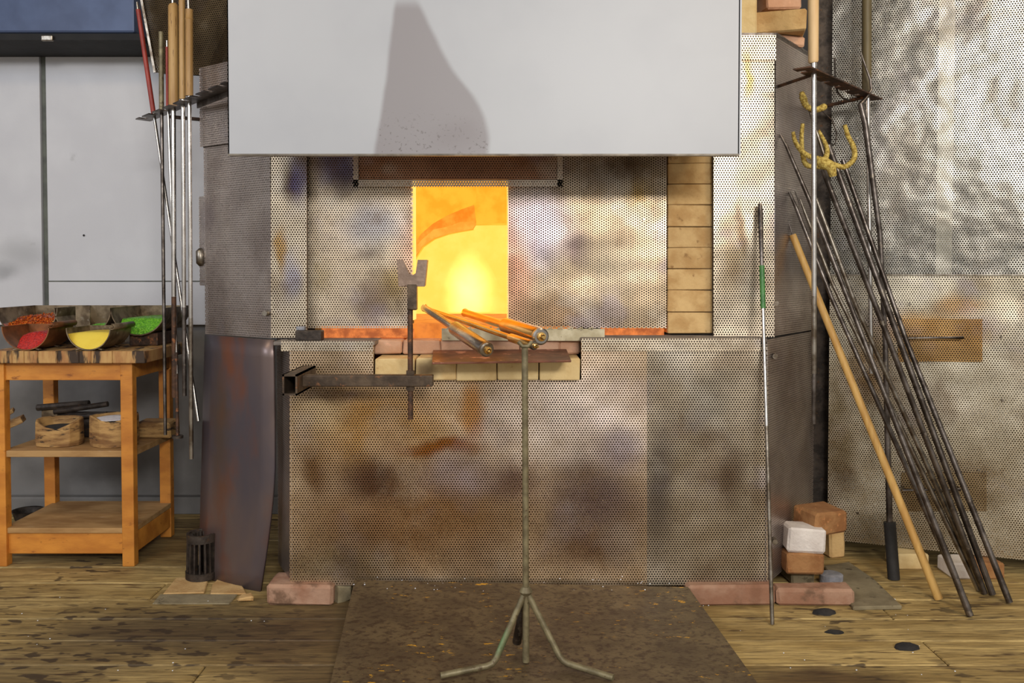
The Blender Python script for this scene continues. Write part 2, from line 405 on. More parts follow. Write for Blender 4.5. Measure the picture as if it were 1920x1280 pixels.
W['perf_corner'] = perf('punched_steel_corner', C(228,212,186), C(208,192,168), [
    (at(545,350,YS), R(30,60), C(100,74,52), 0.8, 0.9), (at(525,470,YS), R(16,60), C(190,146,76), 0.8, 0.8),
    (at(560,330,YS), R(30,80), C(104,96,140), 0.8, 0.7), (at(545,520,YS), R(30,60), C(176,172,186), 0.8, 0.8),
    (at(1400,300,YS), R(50,260), C(224,210,184), 0.8, 0.5), (at(1402,150,YS), R(14,70), C(206,156,60), 0.9, 0.8), (at(1390,430,YS), R(14,80), C(110,80,52), 0.9, 0.8), (at(1370,480,YS), R(40,120), C(170,144,104), 0.9, 0.7), (at(1420,560,YS), R(50,80), C(176,160,136), 0.9, 0.7)], rad=0.32)  # narrow dark brown blob paints the shadow cast by the taped rod
W['perf_side'] = perf('punched_steel_side', C(210,200,194), C(182,170,164), rad=0.30, rough=0.30, mot=0.3)
W['perf_wall'] = perf('punched_steel_wall', C(214,204,182), C(192,180,156), [
    (at(1750,620,2.8), R(150,60), C(176,132,70), 0.7, 0.85), (at(1800,570,2.8), R(70,30), C(170,122,60), 0.8, 0.7),
    (at(1640,700,2.85), R(70,110), C(140,104,54), 0.8, 0.8), (at(1800,900,2.8), R(130,80), C(140,116,80), 0.8, 0.7),
    (at(1580,830,2.9), R(40,200), C(120,98,58), 0.8, 0.7), (at(1650,1000,2.88), R(120,60), C(120,98,62), 0.8, 0.6)], rad=0.31)
W['perf_hatch'] = perf('punched_bronze_hatch', C(178,142,92), C(152,114,66), rad=0.31, mot=0.3)
W['perf_hatch_dull'] = perf('punched_dull_hatch', C(168,148,114), C(146,124,90), rad=0.31, mot=0.3)
W['perf_upper'] = perf('punched_steel_wall_upper', C(172,167,157), C(156,151,141), rad=0.38, rough=0.27, wav=0.22, wscale=6, metal=1.0, mot=0.3)
W['perf_lintel'] = perf('punched_steel_lintel', C(168,126,98), C(150,110,84), rad=0.29)
W['perf_rim'] = perf('punched_steel_lintel_rim', C(204,190,172), C(190,176,158), rad=0.29)
W['perf_vent'] = perf('punched_steel_vent', C(104,86,60), C(80,66,46), rad=0.30, mot=0.3)
W['foil'] = foil('crumpled_foil', C(228,224,214), 0.20, 34, 1.0)
W['lining'] = foil('foil_lining', C(240,206,146), 0.28, 22, 0.9, C(60,44,28))
W['bright_lining'] = foil('bright_foil_lining', C(250,246,236), 0.30, 9, 0.6, C(150,128,90))
W['wool'] = std('dark_insulation', C(66,54,44), C(40,32,26), 18, 0.9)
W['wool_l'] = std('brown_insulation', C(90,68,46), C(60,44,30), 18, 0.9)

# ------------------------------------------------------------------ builders
def punched(name, pts, mat, parent, back='wool', gap=0.012, t=0.002, lab=None):
    o = MB().sheet(pts, t).build(name, W[mat], parent, label=lab)
    if back:
        ps = [Vector(q) for q in pts]
        nn = Vector((0, 0, 0))
        for i in range(len(ps)): nn += ps[i].cross(ps[(i+1) % len(ps)])
        nn.normalize()
        MB().sheet([q - nn * gap for q in ps], 0.004).build('insulation_layer', W[back], o)
    return o
def rect(u0, u1, v0, v1, Y):
    # upright rectangle facing the viewer, from its picture corners at depth Y
    return [P(u0, v1, Y), P(u1, v1, Y), P(u1, v0, Y), P(u0, v0, Y)]
def up_rect(a, b, z0, z1):
    return [(a[0], a[1], z0), (b[0], b[1], z0), (b[0], b[1], z1), (a[0], a[1], z1)]
_bricks = {}
def brick_mesh(dims, mat, seed, jit=0.0025, bev=0.005):
    key = (tuple(round(q, 4) for q in dims), mat, seed)
    if key in _bricks: return _bricks[key]
    rnd = random.Random(seed)
    bm = bmesh.new()
    bmesh.ops.create_cube(bm, size=1.0)
    for vv in bm.verts:
        vv.co = Vector((vv.co.x*dims[0], vv.co.y*dims[1], (vv.co.z + 0.5)*dims[2])) + Vector([rnd.uniform(-jit, jit) for _ in range(3)])
    bmesh.ops.bevel(bm, geom=bm.edges[:], offset=bev, segments=1, affect='EDGES')
    for vv in bm.verts:
        vv.co += Vector([rnd.uniform(-jit, jit) * 0.5 for _ in range(3)])
    me = bpy.data.meshes.new('brick'); bm.to_mesh(me); bm.free()
    auto_uv(me); me.materials.append(W[mat])
    _bricks[key] = me
    return me
def brick(c, dims, mat, parent=None, rz=0.0, seed=0, name='brick', tilt=(0, 0), jit=0.0025, bev=0.005):
    o = bpy.data.objects.new(name, brick_mesh(dims, mat, seed, jit, bev))
    o.location = c; o.rotation_euler = (tilt[0], tilt[1], rz)
    COL.objects.link(o)
    if parent is not None: o.parent = parent
    return o

# ================================================================== SETTING
# floor with planks
fl = MB().box(-3.6, 3.6, -0.6, 4.2, -0.08, -0.03).build('floor', W['floor'])
reg(fl, 'worn wooden plank floor with dark stains', 'floor', kind='structure')
rnd = random.Random(3)
joints = {0: [-1.09, 0.9], -1: [1.08, -1.9], -2: [-0.3], -3: [1.09, -1.4], 1: [-1.7, 0.3, 1.9], 2: [0.9, -2.4]}
pm = {}
for k in range(-14, 9):
    y0 = 2.529 + k * 0.142; y1 = y0 + 0.142
    js = sorted(joints.get(k, [rnd.uniform(-2.4, 0), rnd.uniform(0.2, 2.4)]))
    xs = [-3.5] + js + [3.5]
    for i in range(len(xs) - 1):
        dz = rnd.uniform(-0.002, 0.001)
        MB().box(xs[i] + 0.002, xs[i+1] - 0.002, y0 + 0.002, y1 - 0.002, -0.03, dz).build('plank', W['plank'], fl, bevel=0.003, seg=1)

m = W['plank']; nt = m.node_tree; bs = nt.nodes['Principled BSDF']
old = bs.inputs['Base Color'].links[0].from_socket
pv = pos(nt)
sp_ = ramp(nt, noise(nt, vm(nt, 'MULTIPLY', pv, (0.45, 1, 1)), 34, 2, 0.5), 0.56, 0.62)
sp_ = mth(nt, 'MULTIPLY', sp_, mth(nt, 'MAXIMUM', blob(nt, wob(nt, pv, 3, 0.4), (-1.2, 2.2, 0), (0.9, 0.45, 1), 0.5), ramp(nt, noise(nt, pv, 3.0, 2), 0.52, 0.66)))
cr_ = ramp(nt, mth(nt, 'ABSOLUTE', mth(nt, 'SUBTRACT', noise(nt, vm(nt, 'MULTIPLY', pv, (0.5, 5, 1)), 2.2, 3), 0.5)), 0.012, 0.0)
cr_ = mth(nt, 'MULTIPLY', cr_, ramp(nt, noise(nt, pv, 2.0, 2), 0.5, 0.62))
grn = ramp(nt, noise(nt, vm(nt, 'MULTIPLY', pv, (1.2, 16, 4)), 7, 5, 0.7), 0.30, 0.70)
old = mixc(nt, 1.0, old, mixc(nt, grn, (0.55, 0.52, 0.48, 1), (1.35, 1.32, 1.25, 1)), 'MULTIPLY')
nt.links.new(mixc(nt, mth(nt, 'MULTIPLY', mth(nt, 'MAXIMUM', sp_, cr_), 0.85), old, C(52, 38, 24)), bs.inputs['Base Color'])

# back wall at the left, with upright panels and the seam between them
wl = MB().box(-3.6, 3.6, 3.47, 3.55, 0, 2.7).build('wall_back', W['grey_wall_shade'])
reg(wl, 'white panelled wall behind the wooden table', 'wall', kind='structure')
xs_ = X(85, 3.44)
zb = Z(609, 3.44)  # panels stop where the shade edge falls on the wall
MB().box(-3.6, xs_ - 0.012, 3.44, 3.47, zb, 2.1).build('wall_panel', W['white_wall'], wl, bevel=0.003)
MB().box(xs_ + 0.012, 1.3, 3.44, 3.47, zb, 2.1).build('wall_panel', W['white_wall'], wl, bevel=0.003)
MB().box(xs_ - 0.010, xs_ + 0.010, 3.452, 3.47, zb, 2.1).build('seam_strip', W['seam'], wl)
MB().box(xs_ + 0.012, 1.3, 3.4375, 3.441, Z(528, 3.44), Z(526, 3.44)).build('panel_joint', W['seam'], wl)
MB().box(-3.6, 1.3, 3.43, 3.47, 0, 0.07).build('baseboard_back', W['grey_wall_shade'], wl, bevel=0.004)
MB().tube([P(157, 441, 3.445), P(157, 441, 3.435)], 0.004, 10).build('screw', W['black'], wl)
ce = MB().box(-3.6, 3.6, 0.9, 4.2, 2.75, 2.83).build('ceiling', W['grey_wall_shade'])
reg(ce, 'plain grey workshop ceiling above the furnace', 'ceiling', kind='structure')
wf = MB().box(-3.68, -3.6, 0.9, 3.55, 0, 2.75).build('wall_left', W['white_wall'])
reg(wf, 'plain white side wall at the far left', 'wall', kind='structure')
# overhead duct; a black box stands in for the dark gap under it
du = MB().box(-3.6, X(262, 3.2), 3.18, 3.47, Z(64, 3.2), 2.75).build('trim_1', W['duct'], None, bevel=0.008)
reg(du, 'blue grey boxed duct along the top of the white wall', 'duct', kind='structure')
MB().box(-3.6, X(268, 3.19), 3.19, 3.44, Z(75, 3.19), Z(64, 3.2) - 0.0005).build('gap_strip', W['black'], du)
MB().box(X(84, 3.18), X(106, 3.18), 3.175, 3.19, Z(77, 3.18), Z(66, 3.18)).build('bracket', W['worn_steel'], du, bevel=0.004)

# right-hand wall: foil behind punched steel, angled towards the viewer
RA, RB = Vector((X(1556, 2.93), 2.93, 0)), Vector((X(2120, 2.62), 2.62, 0))
RB = RA + (RB - RA) * 2.4
rdir = (RB - RA).normalized(); rn = Vector((rdir.y, -rdir.x, 0))
def RW(u, v, off=0.0):
    # point of the right wall plane seen at (u, v), moved towards the viewer by off
    d = ray(u, v); o = Vector((0, 0, EYE))
    t = (RA + rn * off - o).dot(rn) / d.dot(rn)
    return o + d * t
B0, B1 = RA - rn * 0.05, RB - rn * 0.05
nx, nz = 100, 40
g = MB(); vs = []; fs = []
rr = random.Random(11)
for j in range(nz + 1):
    for i in range(nx + 1):
        q = B0.lerp(B1, i / nx) + Vector((0, 0, 0.3 + 2.4 * j / nz)) + rn * rr.uniform(-0.011, 0.011)
        vs.append(q)
for j in range(nz):
    for i in range(nx):
        a = j*(nx+1) + i
        fs.append((a, a+1, a+nx+2, a+nx+1))
g.add(vs, fs)
wr = g.build('wall_right', W['foil'], None, smooth=60)
reg(wr, 'crumpled foil wall behind punched steel sheets', 'wall', kind='structure')
ztop = RW(1700, 515).z
punched('punched_sheet', up_rect(RA - rn * 0.012, RB - rn * 0.012, ztop - 0.25, 2.7), 'perf_upper', wr, None)
punched('punched_panel', up_rect(RA, RB, RW(1750, 1032).z, ztop), 'perf_wall', wr, 'bright_lining', 0.014)
# small bent lip along the top of the panel
MB().bar(Vector((RA.x, RA.y, ztop)) + rn * 0.004, Vector((RB.x, RB.y, ztop)) + rn * 0.004, 0.012, 0.004).build('panel_lip', W['worn_steel'], wr)
bt = MB()
for (u0, u1) in ((1757, 1787),):
    a, b = RW(u0, 300, -0.030), RW(u1, 300, -0.030)
    bt.sheet(up_rect(a, b, ztop - 0.1, 2.7), 0.008)
bt.build('batten', W['batten'], wr, label='pale upright batten behind the punched steel')
for (u0, u1, v0, v1, h0, h1, hv) in ((1684, 1842, 598, 678, 1690, 1806, 633), (1690, 1850, 886, 958, 1694, 1800, 918)):
    pts = [RW(u0, v1, 0.006), RW(u1, v1, 0.006), RW(u1, v0, 0.006), RW(u0, v0, 0.006)]
    hp = punched('hatch_panel', pts, 'perf_hatch' if v0 < 700 else 'perf_hatch_dull', wr, 'wool_l', 0.004)
    a, b = RW(h0, hv, 0.035), RW(h1, hv, 0.035)
    MB().tube([a - rn * 0.03, a, b, b - rn * 0.03], 0.0045, 8).build('handle', W['dark_steel'], hp, smooth=40)
for (u, v) in ((1605, 668), (1705, 570), (1878, 632), (1880, 750), (1560, 960), (1608, 962), (1835, 880)):
    q = RW(u, v, 0.001)
    MB().tube([q - rn * 0.002, q + rn * 0.004], [0.005, 0.004], 8).build('screw', W['worn_steel'], wr)
# dark corner post between furnace and right wall
cp = MB().box(X(1522, 3.0), X(1556, 3.0) + 0.02, 2.98, 3.05, 0, 2.7).build('trim_2', W['iron'], None, bevel=0.004)
reg(cp, 'dark upright steel corner post beside the furnace', 'post', kind='structure')

# ================================================================== FURNACE
fu = thing('glass_furnace', 'punched steel clad glass furnace with glowing open mouth', 'furnace')
zled = Z(640, YL)
xl, xr = X(543, YL), X(1440, YL)
# lower casing with the notch for the brick sill
left = [P(543, 1097, YL), P(1213, 1097, YL), P(1213, 642, YL), P(1090, 642, YL), P(1090, 712, YL), P(700, 712, YL), P(700, 642, YL), P(543, 642, YL)]
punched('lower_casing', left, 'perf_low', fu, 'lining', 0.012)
punched('lower_casing', rect(1208, 1440, 645, 1097, YL + 0.003), 'perf_low2', fu, 'wool', 0.012)
punched('lower_side', up_rect((X(518, 2.68), 2.68), (xl, YL), 0.06, zled), 'perf_side', fu, 'wool')
punched('lower_side', up_rect((xr, YL), (1.03, 2.9), 0.05, zled + 0.004), 'perf_side', fu, 'wool')
MB().box(X(527, YL), X(700, YL), YL - 0.006, YL + 0.002, Z(658, YL), zled + 0.002).build('top_flange', W['perf_corner'], fu)
MB().box(X(1090, YL), X(1426, YL), YL - 0.006, YL + 0.002, Z(658, YL), Z(634, YL)).build('top_flange', W['perf_corner'], fu)
zl2 = Z(634, YL)
MB().box(X(520, 2.56), X(702, YL), YL, 2.66, zled - 0.012, zled).build('ledge', W['ledge'], fu, bevel=0.003)
MB().box(X(1090, YL), X(1440, YL), YL, 2.66, zl2 - 0.012, zl2).build('ledge', W['ledge'], fu, bevel=0.003)
# upper corners and sides
punched('corner_strip', rect(508, 575, 150, 633, YS), 'perf_corner', fu, 'wool_l')
punched('corner_strip', rect(1338, 1452, 112, 632, YS), 'perf_corner', fu, 'wool')
MB().sheet(rect(1338, 1455, 66, 113, YS - 0.006), 0.004).build('corner_cap', W['perf_corner'], fu)
ca, cb = Vector((X(508, YS), YS, 0)), Vector((X(384, 2.79), 2.79, 0))
zt = 1.64
punched('side_panel', up_rect(cb, ca, Z(634, YS), 1.40), 'perf_side', fu, 'wool')
off = Vector((-0.008, -0.010, 0))
punched('side_panel', up_rect(cb + off, ca + off, 1.385, zt), 'perf_side', fu, 'wool')
punched('side_panel', up_rect((X(1452, YS), YS), (1.03, 2.9), zl2, 1.705), 'perf_side', fu, 'wool')
punched('side_flap', up_rect(cb + Vector((-0.024, 0.02, 0)), cb + Vector((0.02, -0.012, 0)), Z(535, 2.8), Z(368, 2.8)), 'perf_side', fu, None)
kn = P(376, 482, 2.80)
MB().lathe([(0.004, -0.03), (0.014, -0.02), (0.015, 0.02), (0.004, 0.03)], kn, 12).build('knob', W['worn_steel'], fu, smooth=50)
MB().sheet([(0.25, YS, 1.703), (X(1452, YS), YS, 1.703), (1.03, 2.9, 1.703), (1.03, 3.2, 1.703), (0.25, 3.2, 1.703)], 0.012).build('roof_plate', W['dark_steel'], fu)
MB().box(-1.0, 0.25, 2.80, 3.2, 1.60, 1.63).build('roof_plate', W['dark_steel'], fu)
for (u, v, Y) in ((500, 587, 2.59), (1455, 568, 2.61), (1453, 667, 2.55), (1453, 1014, 2.55)):
    q = P(u, v, Y)
    MB().tube([q + Vector((0, 0.012, 0)), q - Vector((0.003, 0.012, 0))], [0.009, 0.008], 10).build('bolt', W['worn_steel'], fu)
# doors
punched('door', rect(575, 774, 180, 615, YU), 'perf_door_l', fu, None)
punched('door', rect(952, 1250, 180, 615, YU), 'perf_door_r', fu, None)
MB().box(X(572, YU) - 0.004, X(576, YU), YU - 0.012, YU + 0.01, Z(615, YU), 1.5).build('door_edge', W['worn_steel'], fu)
q = P(1207, 411, YU)
MB().tube([q, q - Vector((0, 0.006, 0))], 0.004, 8).build('rivet', W['steel'], fu)
# lintel tray over the mouth
li = punched('lintel', rect(672, 1044, 200, 336, YU - 0.035), 'perf_lintel', fu, 'wool_l', 0.01)
for r_ in ((662, 1055, 337, 350), (662, 672, 200, 350), (1045, 1055, 200, 350)):
    MB().sheet(rect(r_[0], r_[1], r_[2], r_[3], YU - 0.045), 0.010).build('rim', W['perf_rim'], li)
# refractory blocks round the mouth
MY0, MY1 = YU + 0.012, 2.71
mx0, mx1, mz0, mz1 = X(775, YU), X(951, YU), Z(600, YU), Z(346, YU)
MB().box(X(576, YU), mx0 - 0.006, MY0, MY1, Z(612, YU), 1.5).build('refractory_block', W['wool_l'], fu)
MB().box(mx1 + 0.006, X(1250, YU), MY0, MY1, Z(612, YU), 1.5).build('refractory_block', W['wool_l'], fu)
MB().box(mx0 - 0.006, mx1 + 0.006, MY0, MY1, mz1 + 0.03, 1.5).build('refractory_block', W['wool_l'], fu)
MB().box(mx0 - 0.0055, mx0 + 0.001, YU + 0.004, MY1, mz0, mz1 + 0.03).build('jamb', W['hot_jamb'], fu)
MB().box(mx1 - 0.001, mx1 + 0.0055, YU + 0.004, MY1, mz0, mz1 + 0.03).build('jamb', W['hot_jamb'], fu)
MB().box(mx0, mx1, YU + 0.004, MY1, mz1 + 0.02, mz1 + 0.03).build('jamb', W['hot_front'], fu)
# chamber
CX0, CX1, CY1, CZ0, CZ1 = mx0 - 0.30, mx1 + 0.20, 3.30, Z(588, 3.30), 1.55
MB().box(CX0, CX1, CY1, CY1 + 0.04, CZ0 - 0.05, CZ1).build('chamber_back', W['hot_back'], fu)
MB().box(CX0 - 0.02, CX0, MY1, CY1, CZ0, CZ1).build('chamber_side', W['hot_side'], fu)
MB().box(CX1, CX1 + 0.02, MY1, CY1, CZ0, CZ1).build('chamber_side', W['hot_side'], fu)
MB().box(CX0, CX1, MY1, CY1, CZ1, CZ1 + 0.02).build('chamber_roof', W['hot_side'], fu)
MB().box(CX0 - 0.08, CX0 - 0.021, MY1, CY1 + 0.09, 0.6, CZ1 + 0.06).build('outer_shell', W['wool'], fu)
MB().box(CX1 + 0.021, CX1 + 0.08, MY1, CY1 + 0.09, 0.6, CZ1 + 0.06).build('outer_shell', W['wool'], fu)
MB().box(CX0 - 0.08, CX1 + 0.08, MY1, CY1 + 0.09, CZ1 + 0.021, CZ1 + 0.06).build('outer_shell', W['wool'], fu)
MB().box(CX0 - 0.08, CX1 + 0.08, CY1 + 0.041, CY1 + 0.09, 0.6, CZ1 + 0.06).build('outer_shell', W['wool'], fu)
MB().box(CX0 - 0.08, CX1 + 0.08, MY1, CY1 + 0.09, 0.55, CZ0 - 0.09).build('outer_shell', W['wool'], fu)
MB().box(CX0, CX1, MY1, CY1 + 0.02, CZ0 - 0.03, CZ0).build('hearth', W['hot_floor'], fu)
MB().box(mx0 - 0.005, mx1 + 0.005, MY0, MY1, mz0 - 0.06, CZ0 + 0.0).build('hearth', W['hot_floor'], fu)
# arched inner wall: curve read against its own plane
YA = 2.90
curve = [(700, 640), (735, 560), (765, 505), (777, 482), (790, 462), (812, 447), (838, 438), (862, 433), (886, 429)]
arch = [P(u, v, YA) for u, v in curve] + [P(886, 420, YA), P(1010, 419, YA), P(1010, 250, YA), P(620, 250, YA), P(620, 640, YA)]
MB().sheet(arch, 0.09).build('inner_wall', W['hot_front'], fu)
band_o = [(889, 384), (866, 392), (838, 404), (812, 419), (790, 438), (770, 466), (745, 515), (715, 580)]
band = [P(u, v, YA - 0.012) for u, v in curve[1:] ] + [P(893, 418, YA - 0.012)] + [P(u, v, YA - 0.012) for u, v in band_o]
MB().sheet(band, 0.05).build('arch_ring', W['hot_arch'], fu)
sof = [P(u, v, YA - 0.016) for u, v in curve[2:]] + [P(893, 418, YA - 0.016)] + [P(u + 1, v - 13 - 4 * (k % 2), YA - 0.016) for k, (u, v) in enumerate(curve[2:][::-1])]
MB().sheet(sof, 0.003).build('arch_soffit', W['hot_soffit'], fu)
MB().sheet([P(893, 419, YA - 0.03), P(1010, 417, YA - 0.03), P(1010, 300, YA - 0.03), P(893, 300, YA - 0.03)], 0.02).build('arch_block', W['hot_front'], fu)
# flame
fm = MB()
rf = random.Random(5)
fc = P(880, 585, 3.12)
fm.lathe([(0.10, 0.0), (0.118, 0.03), (0.11, 0.09), (0.085, 0.15), (0.055, 0.20), (0.02, 0.235)], fc, 20, 0.10, [rf.uniform(-1, 1) for _ in range(20)])
m, nt, bs, out = new_mat('gas_flame')
nt.nodes.remove(bs)
pv = pos(nt)
dd = vm(nt, 'LENGTH', vm(nt, 'DIVIDE', vm(nt, 'SUBTRACT', wob(nt, pv, 14, 0.05), tuple(fc + Vector((0, 0, 0.07)))), (0.115, 0.115, 0.19)))
em = nd(nt, 'ShaderNodeEmission', None, {'Color': (1.0, 0.55, 0.16, 1), 'Strength': mth(nt, 'MULTIPLY', ramp(nt, dd, 1.0, 0.2), 14.0)})
nt.links.new(em.outputs[0], out.inputs['Volume'])
fm.build('flame', m, fu, smooth=80)
# emissive strips in the gap under the doors, for bricks lit from inside
for (u0, u1) in ((604, 776), (1130, 1245)):
    MB().box(X(u0, 2.645), X(u1, 2.645), 2.64, 2.70, zled + 0.001, Z(616, 2.645)).build('gap_glow_strip', W['slot_glow'], fu)
# column of firebricks at the right of the door
vl = [186, 226, 266, 306, 345, 384, 425, 464, 504, 544, 585, 625]
for i in range(len(vl) - 1):
    z1_, z0_ = Z(vl[i], 2.63), Z(vl[i+1], 2.63)
    x0_, x1_ = X(1252, 2.63), X(1337, 2.63)
    brick(((x0_+x1_)/2, 2.63 + 0.11, z0_ + 0.0006), (x1_ - x0_, 0.22, z1_ - z0_ - 0.0012), 'firebrick', fu, rz=rnd.uniform(-0.012, 0.012), seed=20 + i % 4, jit=0.0008, bev=0.002)
# sill: lower row of pale bricks, upper row set back
zt_, zb_ = Z(671, 2.48), Z(713, 2.48)
us = [702, 778, 855, 932, 1011, 1089]
for i in range(5):
    x0_, x1_ = X(us[i], 2.48), X(us[i+1], 2.48)
    brick(((x0_+x1_)/2, 2.48 + 0.115, zb_ + rnd.uniform(-0.002, 0.002)), (x1_-x0_-0.003, 0.23, zt_ - zb_), 'palebrick', fu, rz=rnd.uniform(-0.01, 0.01), seed=30 + i, jit=0.001, bev=0.003)
us2 = [700, 754, 826, 900, 975, 1050, 1090]
for i in range(6):
    x0_, x1_ = X(us2[i], 2.58), X(us2[i+1], 2.58)
    brick(((x0_+x1_)/2, 2.58 + 0.06, zt_ + 0.002), (x1_-x0_-0.002, 0.12, zled - zt_ - 0.004), 'pinkbrick', fu, rz=rnd.uniform(-0.02, 0.02), seed=40 + i, jit=0.0015, bev=0.004)
# bricks the furnace stands on
for i, (u0, u1, v1, m_) in enumerate(((500, 622, 1136, 'rosebrick'), (1288, 1455, 1137, 'rosebrick'), (1456, 1604, 1137, 'rosebrick'))):
    a, b = FL(u0, v1), FL(u1, v1)
    brick(((a.x + b.x)/2, a.y + (0.06 if i < 2 else 0.03), 0), (b.x - a.x, 0.12 if i < 2 else 0.06, 0.060 if i < 2 else 0.052), m_, fu, seed=50 + i, jit=0.003, bev=0.008)

# ================================================================== HOOD
ho = thing('extraction_hood', 'large white sheet metal hood hanging over the furnace mouth', 'hood')
YH = 2.28
hx0, hx1, hz = X(430, YH), X(1384, YH), Z(290, YH)
m, nt, bs, out = new_mat('white_hood_front')
pv = pos(nt)
base = mixc(nt, ramp(nt, noise(nt, pv, 2.5, 4), 0.35, 0.65), C(171,173,177), C(164,166,171))
base = mixc(nt, mth(nt, 'MULTIPLY', ramp(nt, noise(nt, vm(nt, 'MULTIPLY', pv, (1, 1, 12)), 3, 3), 0.5, 0.8), 0.1), base, C(168,168,170))
# grey scorch mark above the mouth: slanting left and right borders, rounded top
sx = nd(nt, 'ShaderNodeSeparateXYZ', None, {0: wob(nt, pv, 4, 0.02)}).outputs
tt = mth(nt, 'DIVIDE', mth(nt, 'SUBTRACT', sx[2], hz), Z(0, YH) - hz)
lft = mth(nt, 'ADD', mth(nt, 'MULTIPLY', tt, X(738, YH) - X(699, YH)), X(699, YH))
wdt = nd(nt, 'ShaderNodeFloatCurve', None, {1: tt})
cv = wdt.mapping.curves[0]
for xx, yy in ((0.0, 0.225), (0.17, 0.222), (0.35, 0.195), (0.55, 0.145), (0.8, 0.09), (1.0, 0.055)):
    pass
cv.points[0].location = (0.0, 0.89); cv.points[1].location = (1.0, 0.22)
for xx, yy in ((0.17, 0.87), (0.35, 0.76), (0.55, 0.55), (0.8, 0.36)):
    cv.points.new(xx, yy)
wdt.mapping.update()
wm = mth(nt, 'MULTIPLY', wdt.outputs[0], 0.25 * (YH / 1.6) / (250 / 1000) )
wm = mth(nt, 'MULTIPLY', wdt.outputs[0], 250 / F * YH)
mask = mth(nt, 'MULTIPLY', ramp(nt, mth(nt, 'SUBTRACT', sx[0], lft), 0.0, 0.016), ramp(nt, mth(nt, 'SUBTRACT', mth(nt, 'ADD', lft, wm), sx[0]), 0.0, 0.022))
mask = mth(nt, 'MULTIPLY', mask, ramp(nt, tt, 1.05, 0.93))
base = mixc(nt, mth(nt, 'MULTIPLY', mask, 0.9), base, C(131,126,128))
speck = mth(nt, 'MULTIPLY', mth(nt, 'MULTIPLY', ramp(nt, noise(nt, pv, 120, 3), 0.60, 0.68), mask), ramp(nt, tt, 0.35, 0.05))
base = mixc(nt, speck, base, C(104,98,98))
f_ = blob(nt, wob(nt, pv, 8, 0.05), P(860, 255, YH), R(80, 40, YH), 0.9)
base = mixc(nt, mth(nt, 'MULTIPLY', mth(nt, 'MULTIPLY', f_, mask), 0.35), base, C(116,108,110))
nt.links.new(base, bs.inputs['Base Color'])
bs.inputs['Roughness'].default_value = 0.42
bump(nt, bs, noise(nt, pv, 3, 2), 0.06, 0.03)
MB().sheet([(hx0, YH, hz), (hx1, YH, hz), (hx1, YH, 2.3), (hx0, YH, 2.3)], 0.003).build('front_panel', m, ho)
MB().sheet([(hx0, 2.56, hz + 0.13), (hx0, YH + 0.03, hz), (hx0, YH, hz), (hx0, YH, 2.3), (hx0, 2.56, 2.3)], 0.003).build('side_panel', W['hood'], ho)
MB().sheet([(hx1, YH, hz), (hx1, YH + 0.03, hz), (hx1, 2.56, hz + 0.13), (hx1, 2.56, 2.3), (hx1, YH, 2.3)], 0.003).build('side_panel', W['hood'], ho)
MB().box(hx0, hx1, YH, 2.56, 2.3, 2.303).build('top_panel', W['hood'], ho)
MB().bar((hx0, YH + 0.004, hz), (hx1, YH + 0.004, hz), 0.010, 0.005).build('bottom_rim', W['edge'], ho)
MB().box(hx0, hx1, YH + 0.003, YH + 0.035, hz, hz + 0.002).build('bottom_flange', W['hood'], ho)
MB().bar((hx1 + 0.002, YH + 0.004, hz), (hx1 + 0.002, YH + 0.004, 2.3), 0.006, 0.006, (0, 1, 0)).build('corner_fold', W['hood'], ho)

# dark curved sheet standing at the left of the furnace
ds = MB()
tl, tr = P(388, 627, 2.775), P(515, 637, 2.575)
rows = []
N = 14
for k in range(N + 1):
    s_ = k / N
    v_ = 637 + (1112 - 637) * s_
    ur = 515 + 6 * math.sin(math.pi * min(1, s_ * 1.05)) * 0.4 - 25 * max(0, (s_ - 0.5) / 0.5) ** 1.4
    yr = 2.575 + 0.03 * s_
    ul = 388 - 12 * s_
    vl_ = 627 + (1078 - 627) * s_
    yl_ = 2.775 - 0.015 * s_
    a, b = P(ul, vl_, yl_), P(ur, v_, yr)
    row = []
    for i in range(7):
        t_ = i / 6
        q = a.lerp(b, t_)
        bow = 0.018 * math.sin(math.pi * t_) * (0.4 + 0.6 * s_)
        row.append(q + Vector((-0.55 * bow, -0.8 * bow, 0)))
    rows.append(row)
vs = [q for r_ in rows for q in r_]; fs = []
for k in range(N):
    for i in range(6):
        a = k*7 + i
        fs.append((a, a+7, a+8, a+1))
ds.add(vs, fs)
dso = ds.build('steel_sheet', W['darksheet'], None, smooth=60)
sm = dso.modifiers.new('solid', 'SOLIDIFY'); sm.thickness = 0.008; sm.offset = 1
reg(dso, 'dark blued curved steel sheet standing against the left side of the furnace', 'metal sheet')

# ================================================================== FLOOR PLATE AND STAND
zpb = 0.076
a, b = P(665, 1087, 2.495), P(1290, 1100, 2.485)
c_, d_ = FL(612, 1310, 0.006), FL(1442, 1310, 0.006)
fp = MB().sheet([c_, d_, b, a], 0.006).build('floor_plate', W['floorplate'], None)
reg(fp, 'scuffed brown steel plate on the floor before the furnace', 'floor plate')
m = W['floorplate']; nt = m.node_tree; bs = nt.nodes['Principled BSDF']
old = bs.inputs['Base Color'].links[0].from_socket
pv = pos(nt)
scr = mth(nt, 'MULTIPLY', ramp(nt, noise(nt, vm(nt, 'MULTIPLY', pv, (1, 3, 1)), 26, 5, 0.7), 0.62, 0.65), ramp(nt, noise(nt, pv, 5, 2), 0.46, 0.6))
nt.links.new(mixc(nt, scr, old, C(224,168,44)), bs.inputs['Base Color'])

